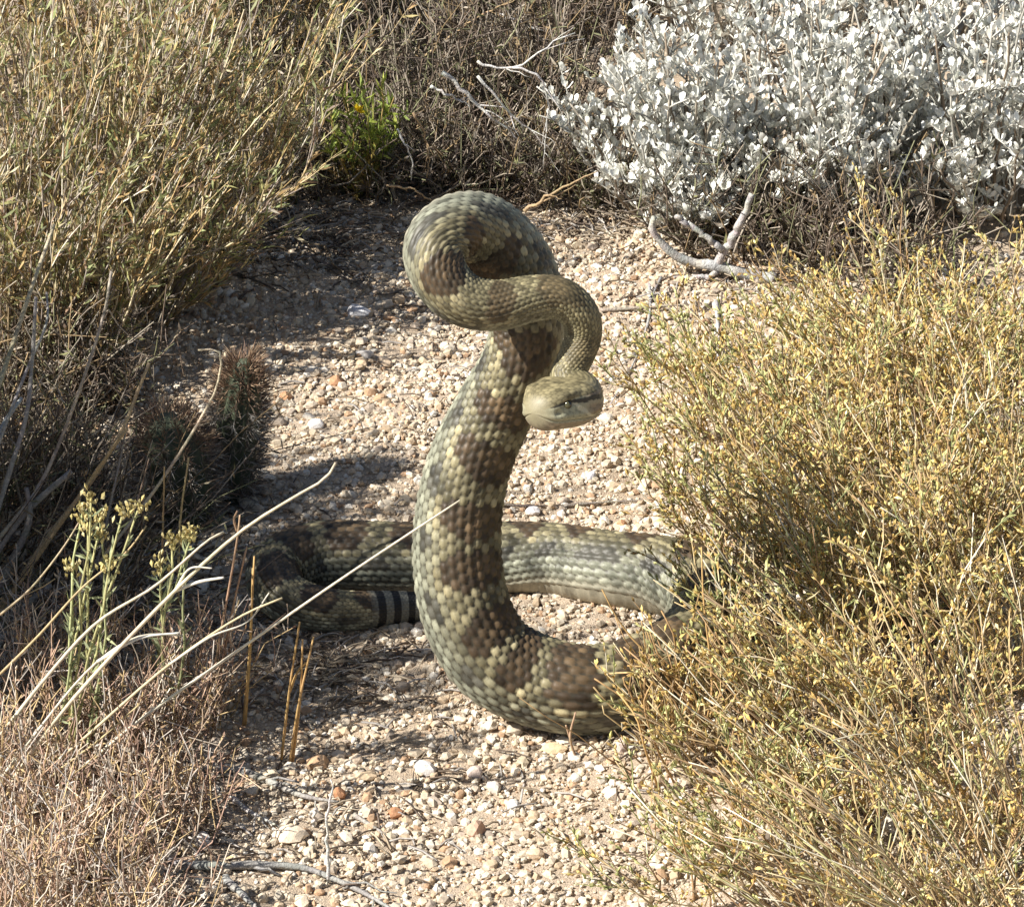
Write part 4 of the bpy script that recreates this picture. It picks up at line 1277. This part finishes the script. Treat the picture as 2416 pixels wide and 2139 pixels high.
# upright orange blades at the shadow's edge
for paths, lab in [
    ([[(574, 1714), (588, 1540), (600, 1312)], [(578, 1716), (592, 1500), (596, 1340)]], 'tall upright orange grass blades standing alone by the shadow'),
    ([[(683, 1806), (705, 1660), (740, 1502)], [(690, 1800), (708, 1650), (714, 1508)], [(664, 1790), (684, 1620), (707, 1467)], [(684, 1630), (705, 1580), (726, 1560)]], 'small fan of orange grass blades rising from the foreground gravel'),
    ([[(483, 1700), (520, 1500), (560, 1270), (566, 1215)], [(505, 1690), (540, 1480), (582, 1290)], [(560, 1255), (552, 1225), (560, 1205)]], 'reddish dry grass stems crossing the long pale stalk'),
    ([[(1360, 1790), (1345, 1740), (1358, 1680)], [(1345, 1740), (1335, 1710)]], 'tiny dry sprig in the gravel below the front coil')]:
    b = G(*paths[0][0])
    p = Plant('grass_tuft', lab, 'grass', b, 'small dry grass tufts', 10)
    for k, path in enumerate(paths):
        col = (0.50, 0.32, 0.13) if 'orange' in lab else (0.42, 0.28, 0.18)
        pts = catmull([PY(x, y, b[1] + 0.002 * k) for x, y in path], 10)
        pts[:, 2] = np.maximum(pts[:, 2], gh(pts[:, 0], pts[:, 1]) - 0.002)
        m = MB(); m.tube(pts, np.linspace(0.0012, 0.0007, 10), vary(col, 0.08, 10), 5); p.single.append(m)
    p.finish(M_DRY, M_LEAF)

# green sprigs with cream flower heads, lower left
def sprig(gx, gy, tips, label):
    b = G(gx, gy)
    p = Plant('budding_sprig', label, 'weed', b, 'green sprigs with cream buds', 12)
    for (x, y) in tips:
        tip = PY(x, y, b[1] + rng.uniform(-0.015, 0.015))
        pts = curve(b + [rng.normal(0, 0.008), rng.normal(0, 0.005), -0.001], tip, 0.03, 7, 0.002)
        p.stem(pts, 0.0012, 0.0008, pick([(0.34, 0.36, 0.18), (0.40, 0.38, 0.18)], 1)[0], 4, True)
        n = 30
        q, d = along(pts, rng.uniform(0.25, 0.98, n))
        blades(p.leaf, q, d / np.linalg.norm(d, axis=1)[:, None] + rng.normal(0, 0.55, (n, 3)), rng.uniform(0.008, 0.015, n), 0.0019, pick([(0.32, 0.35, 0.20), (0.38, 0.40, 0.22), (0.26, 0.30, 0.17)], n))
        n = 26
        c = np.tile(tip, (n, 1)) + rng.normal(0, 0.0035, (n, 3))
        spindles(p.leaf, c, rng.normal(0, 0.4, (n, 3)) + [0, 0, 1], rng.uniform(0.004, 0.007, n), 0.0015, pick([(0.60, 0.50, 0.22), (0.66, 0.58, 0.32), (0.48, 0.42, 0.18)], n, 0.12))
    p.finish(M_DRY, M_BUD, 'leaves_and_buds')
sprig(185, 1840, [(195, 1210), (215, 1180), (235, 1225), (208, 1250), (290, 1210), (325, 1205), (230, 1270), (170, 1340), (260, 1330)], 'green sprig with clustered cream buds in front of the dark hollow')
sprig(395, 1740, [(405, 1280), (440, 1270), (452, 1262), (380, 1340)], 'thin green sprig with few cream buds beside the long stalks')

# pinkish brown dry grass at the lower left
def pink_grass(gx, gy, h, nst, spread, label, lean=(0.1, 0)):
    b = G(gx, gy)
    p = Plant('pink_grass', label, 'grass', b, 'pinkish dry grass clumps', 30)
    cols = [(0.40, 0.27, 0.19), (0.46, 0.34, 0.24), (0.56, 0.48, 0.38), (0.32, 0.21, 0.16), (0.54, 0.40, 0.21), (0.48, 0.43, 0.38)]
    LP, LD, LC = [], [], []
    for s in range(nst):
        a = rng.uniform(0, 6.283); rr = spread * math.sqrt(rng.uniform())
        st = b + np.array([rr * math.cos(a), rr * math.sin(a), 0]); st[2] = gh(st[0], st[1]) - 0.002
        hh = h * rng.uniform(0.4, 1.1)
        tip = st + np.array([lean[0] * hh + rng.normal(0, 0.025), rng.normal(0, 0.02), hh])
        pts = curve(st, tip, 0.03, 5, 0.003)
        p.stem(pts, 0.0008, 0.0004, pick(cols, 1)[0], 3, s % 6 == 0)
        for z in range(3):
            q1, d1 = along(pts, np.array([rng.uniform(0.2, 0.95)]))
            e = q1[0] + rng.normal(0, 0.012, 3) + [0, 0, 0.014]
            p.mass.tube(curve(q1[0], e, 0.02, 3), 0.0005, pick(cols, 1)[0], 3, cap=False)
        q, d = along(pts, rng.uniform(0.2, 0.999, 9))
        LP.append(q); LD.append(rng.normal(0, 0.7, (9, 3)) + [0, 0, 0.7]); LC.append(pick(cols + [(0.55, 0.47, 0.36), (0.52, 0.36, 0.22)], 9))
    LP = np.vstack(LP)
    spindles(p.leaf, LP, np.vstack(LD), rng.uniform(0.004, 0.010, len(LP)), 0.0009, np.vstack(LC))
    p.finish(M_DRY, M_BUD, 'seed_heads')


for (gx, gy, h, n, sp, lab) in [
    (60, 1880, 0.10, 120, 0.06, 'pinkish dry grass clump at the foot of the long stalks'),
    (300, 1780, 0.09, 110, 0.05, 'pinkish dry grass clump behind the thick grey stick'),
    (250, 2030, 0.09, 130, 0.06, 'pinkish dry grass clump beside the long bent stick'),
    (20, 2160, 0.10, 120, 0.06, 'pinkish dry grass clump in the lower corner by the bent stick'),
    (420, 1920, 0.06, 45, 0.035, 'low thin pinkish grass tuft between the two grey sticks'),
    (240, 2260, 0.10, 100, 0.06, 'pinkish dry grass clump in front of the bent stick'),
    (430, 1700, 0.10, 60, 0.04, 'brown dry grass clump at the edge of the shadow'),
    (100, 1640, 0.10, 80, 0.05, 'brown dry grass clump below the woody bush')]:
    pink_grass(gx, gy, h, n, sp, lab)

# ------------------------------------------------------------------ small spiny cacti
def cactus(px, py, h, r, lean, label):
    b = G(px, py)
    e = thing('spiny_cactus', label, 'cactus', b, 'small spiny cacti')
    m = MB()
    n, na = 40, 44
    t = np.linspace(0, 1, n)
    prof = r * np.minimum(1, 1.05 * np.sqrt(np.clip(1 - ((t - 0.45) / 0.56) ** 2, 0, 1)) + 0.02) * np.where(t < 0.45, 0.85 + 0.15 * t / 0.45, 1)
    th = np.linspace(0, 2 * math.pi, na, endpoint=False)
    rib = 1 + 0.10 * np.cos(11 * th)
    X = prof[:, None] * rib * np.cos(th) + lean * h * t[:, None] ** 1.3
    Y = prof[:, None] * rib * np.sin(th)
    Z = np.tile((t * h - 0.004)[:, None], (1, na))
    v = np.stack([X, Y, Z], -1).reshape(-1, 3)
    i = np.arange(n - 1)[:, None] * na; j = np.arange(na)[None, :]; k = (j + 1) % na
    q = np.stack([i + j, i + k, i + na + k, i + na + j], -1).reshape(-1, 4)
    c = np.array([0.10, 0.12, 0.075]) * (0.8 + 0.3 * ((rib - 0.9) / 0.2))[None, :, None] * (1 - 0.25 * t[:, None, None]) * np.ones((n, 1, 1))
    v = np.vstack([v, [[lean * h, 0, h * 1.005 - 0.004]]])
    m.add(v, q, [[(n - 1) * na + a_, (n - 1) * na + (a_ + 1) % na, n * na] for a_ in range(na)], np.vstack([c.reshape(-1, 3), [[0.1, 0.1, 0.06]]]))
    m.build('stem', M_CACT, e)
    sp = MB()
    ns = 3200
    tt = rng.uniform(0.03, 0.99, ns); aa = np.round(rng.uniform(0, 11, ns)) * 2 * math.pi / 11
    pr = np.interp(tt, t, prof) * 1.08
    P0 = np.stack([pr * np.cos(aa) + lean * h * tt ** 1.3, pr * np.sin(aa), tt * h - 0.004], -1)
    D = np.stack([np.cos(aa), np.sin(aa), np.zeros(ns)], -1) + rng.normal(0, 0.55, (ns, 3)) + [0, 0, 0.35]
    D[:, 2] += np.clip((tt - 0.75) * 4, 0, 1)
    cc = np.where((tt > 0.72)[:, None], pick([(0.30, 0.19, 0.12), (0.36, 0.26, 0.17), (0.18, 0.12, 0.09)], ns), pick([(0.22, 0.19, 0.16), (0.42, 0.40, 0.36), (0.14, 0.11, 0.09)], ns))
    spindles(sp, P0, D, rng.uniform(0.009, 0.021, ns), 0.0004, cc)
    sp.build('spines', M_DRY, e, kind='stuff', smooth=False)
cactus(548, 1180, 0.135, 0.0165, 0.10, 'tall slim spiny cactus with reddish top at the edge of bright gravel')
cactus(440, 1235, 0.105, 0.026, -0.12, 'squat dark spiny cactus standing in the shade of the hollow')

# ------------------------------------------------------------------ litter
def litter():
    m = MB()
    zones = [(900, -250, 350, 120, 260), (430, 0, 420, 520, 1700), (1000, 380, 420, 180, 1500), (250, 1350, 380, 250, 900), (1900, 600, 420, 140, 700), (700, 560, 200, 90, 600), (1950, 1500, 400, 500, 900),
             (1380, 530, 130, 40, 220), (250, 1950, 300, 220, 500), (1000, 1900, 400, 250, 160), (1100, 900, 420, 250, 140), (760, 1570, 260, 110, 420)]  # last zone: litter added to deepen the shadow left of the body
    for cx, cy, sx, sy, n in zones:
        for _ in range(n):
            g = G(cx + rng.normal(0, sx * 0.55), cy + rng.normal(0, sy * 0.55))
            a = rng.uniform(0, 6.283); L = rng.uniform(0.006, 0.03)
            e = g + [math.cos(a) * L, math.sin(a) * L, rng.uniform(0.0, 0.008)]
            s = g + [0, 0, 0.002]
            m.tube(np.array([s, (s + e) / 2 + [0, 0, 0.002], e]), rng.uniform(0.0005, 0.0011), pick([(0.20, 0.15, 0.11), (0.30, 0.24, 0.17), (0.42, 0.35, 0.26), (0.13, 0.10, 0.08), (0.36, 0.33, 0.30)], 1)[0], 3, cap=False)
    o = m.build('plant_litter', M_LIT, kind='stuff')
    tag(o, 'scattered dry stems and leaf litter on the ground', 'litter')
litter()
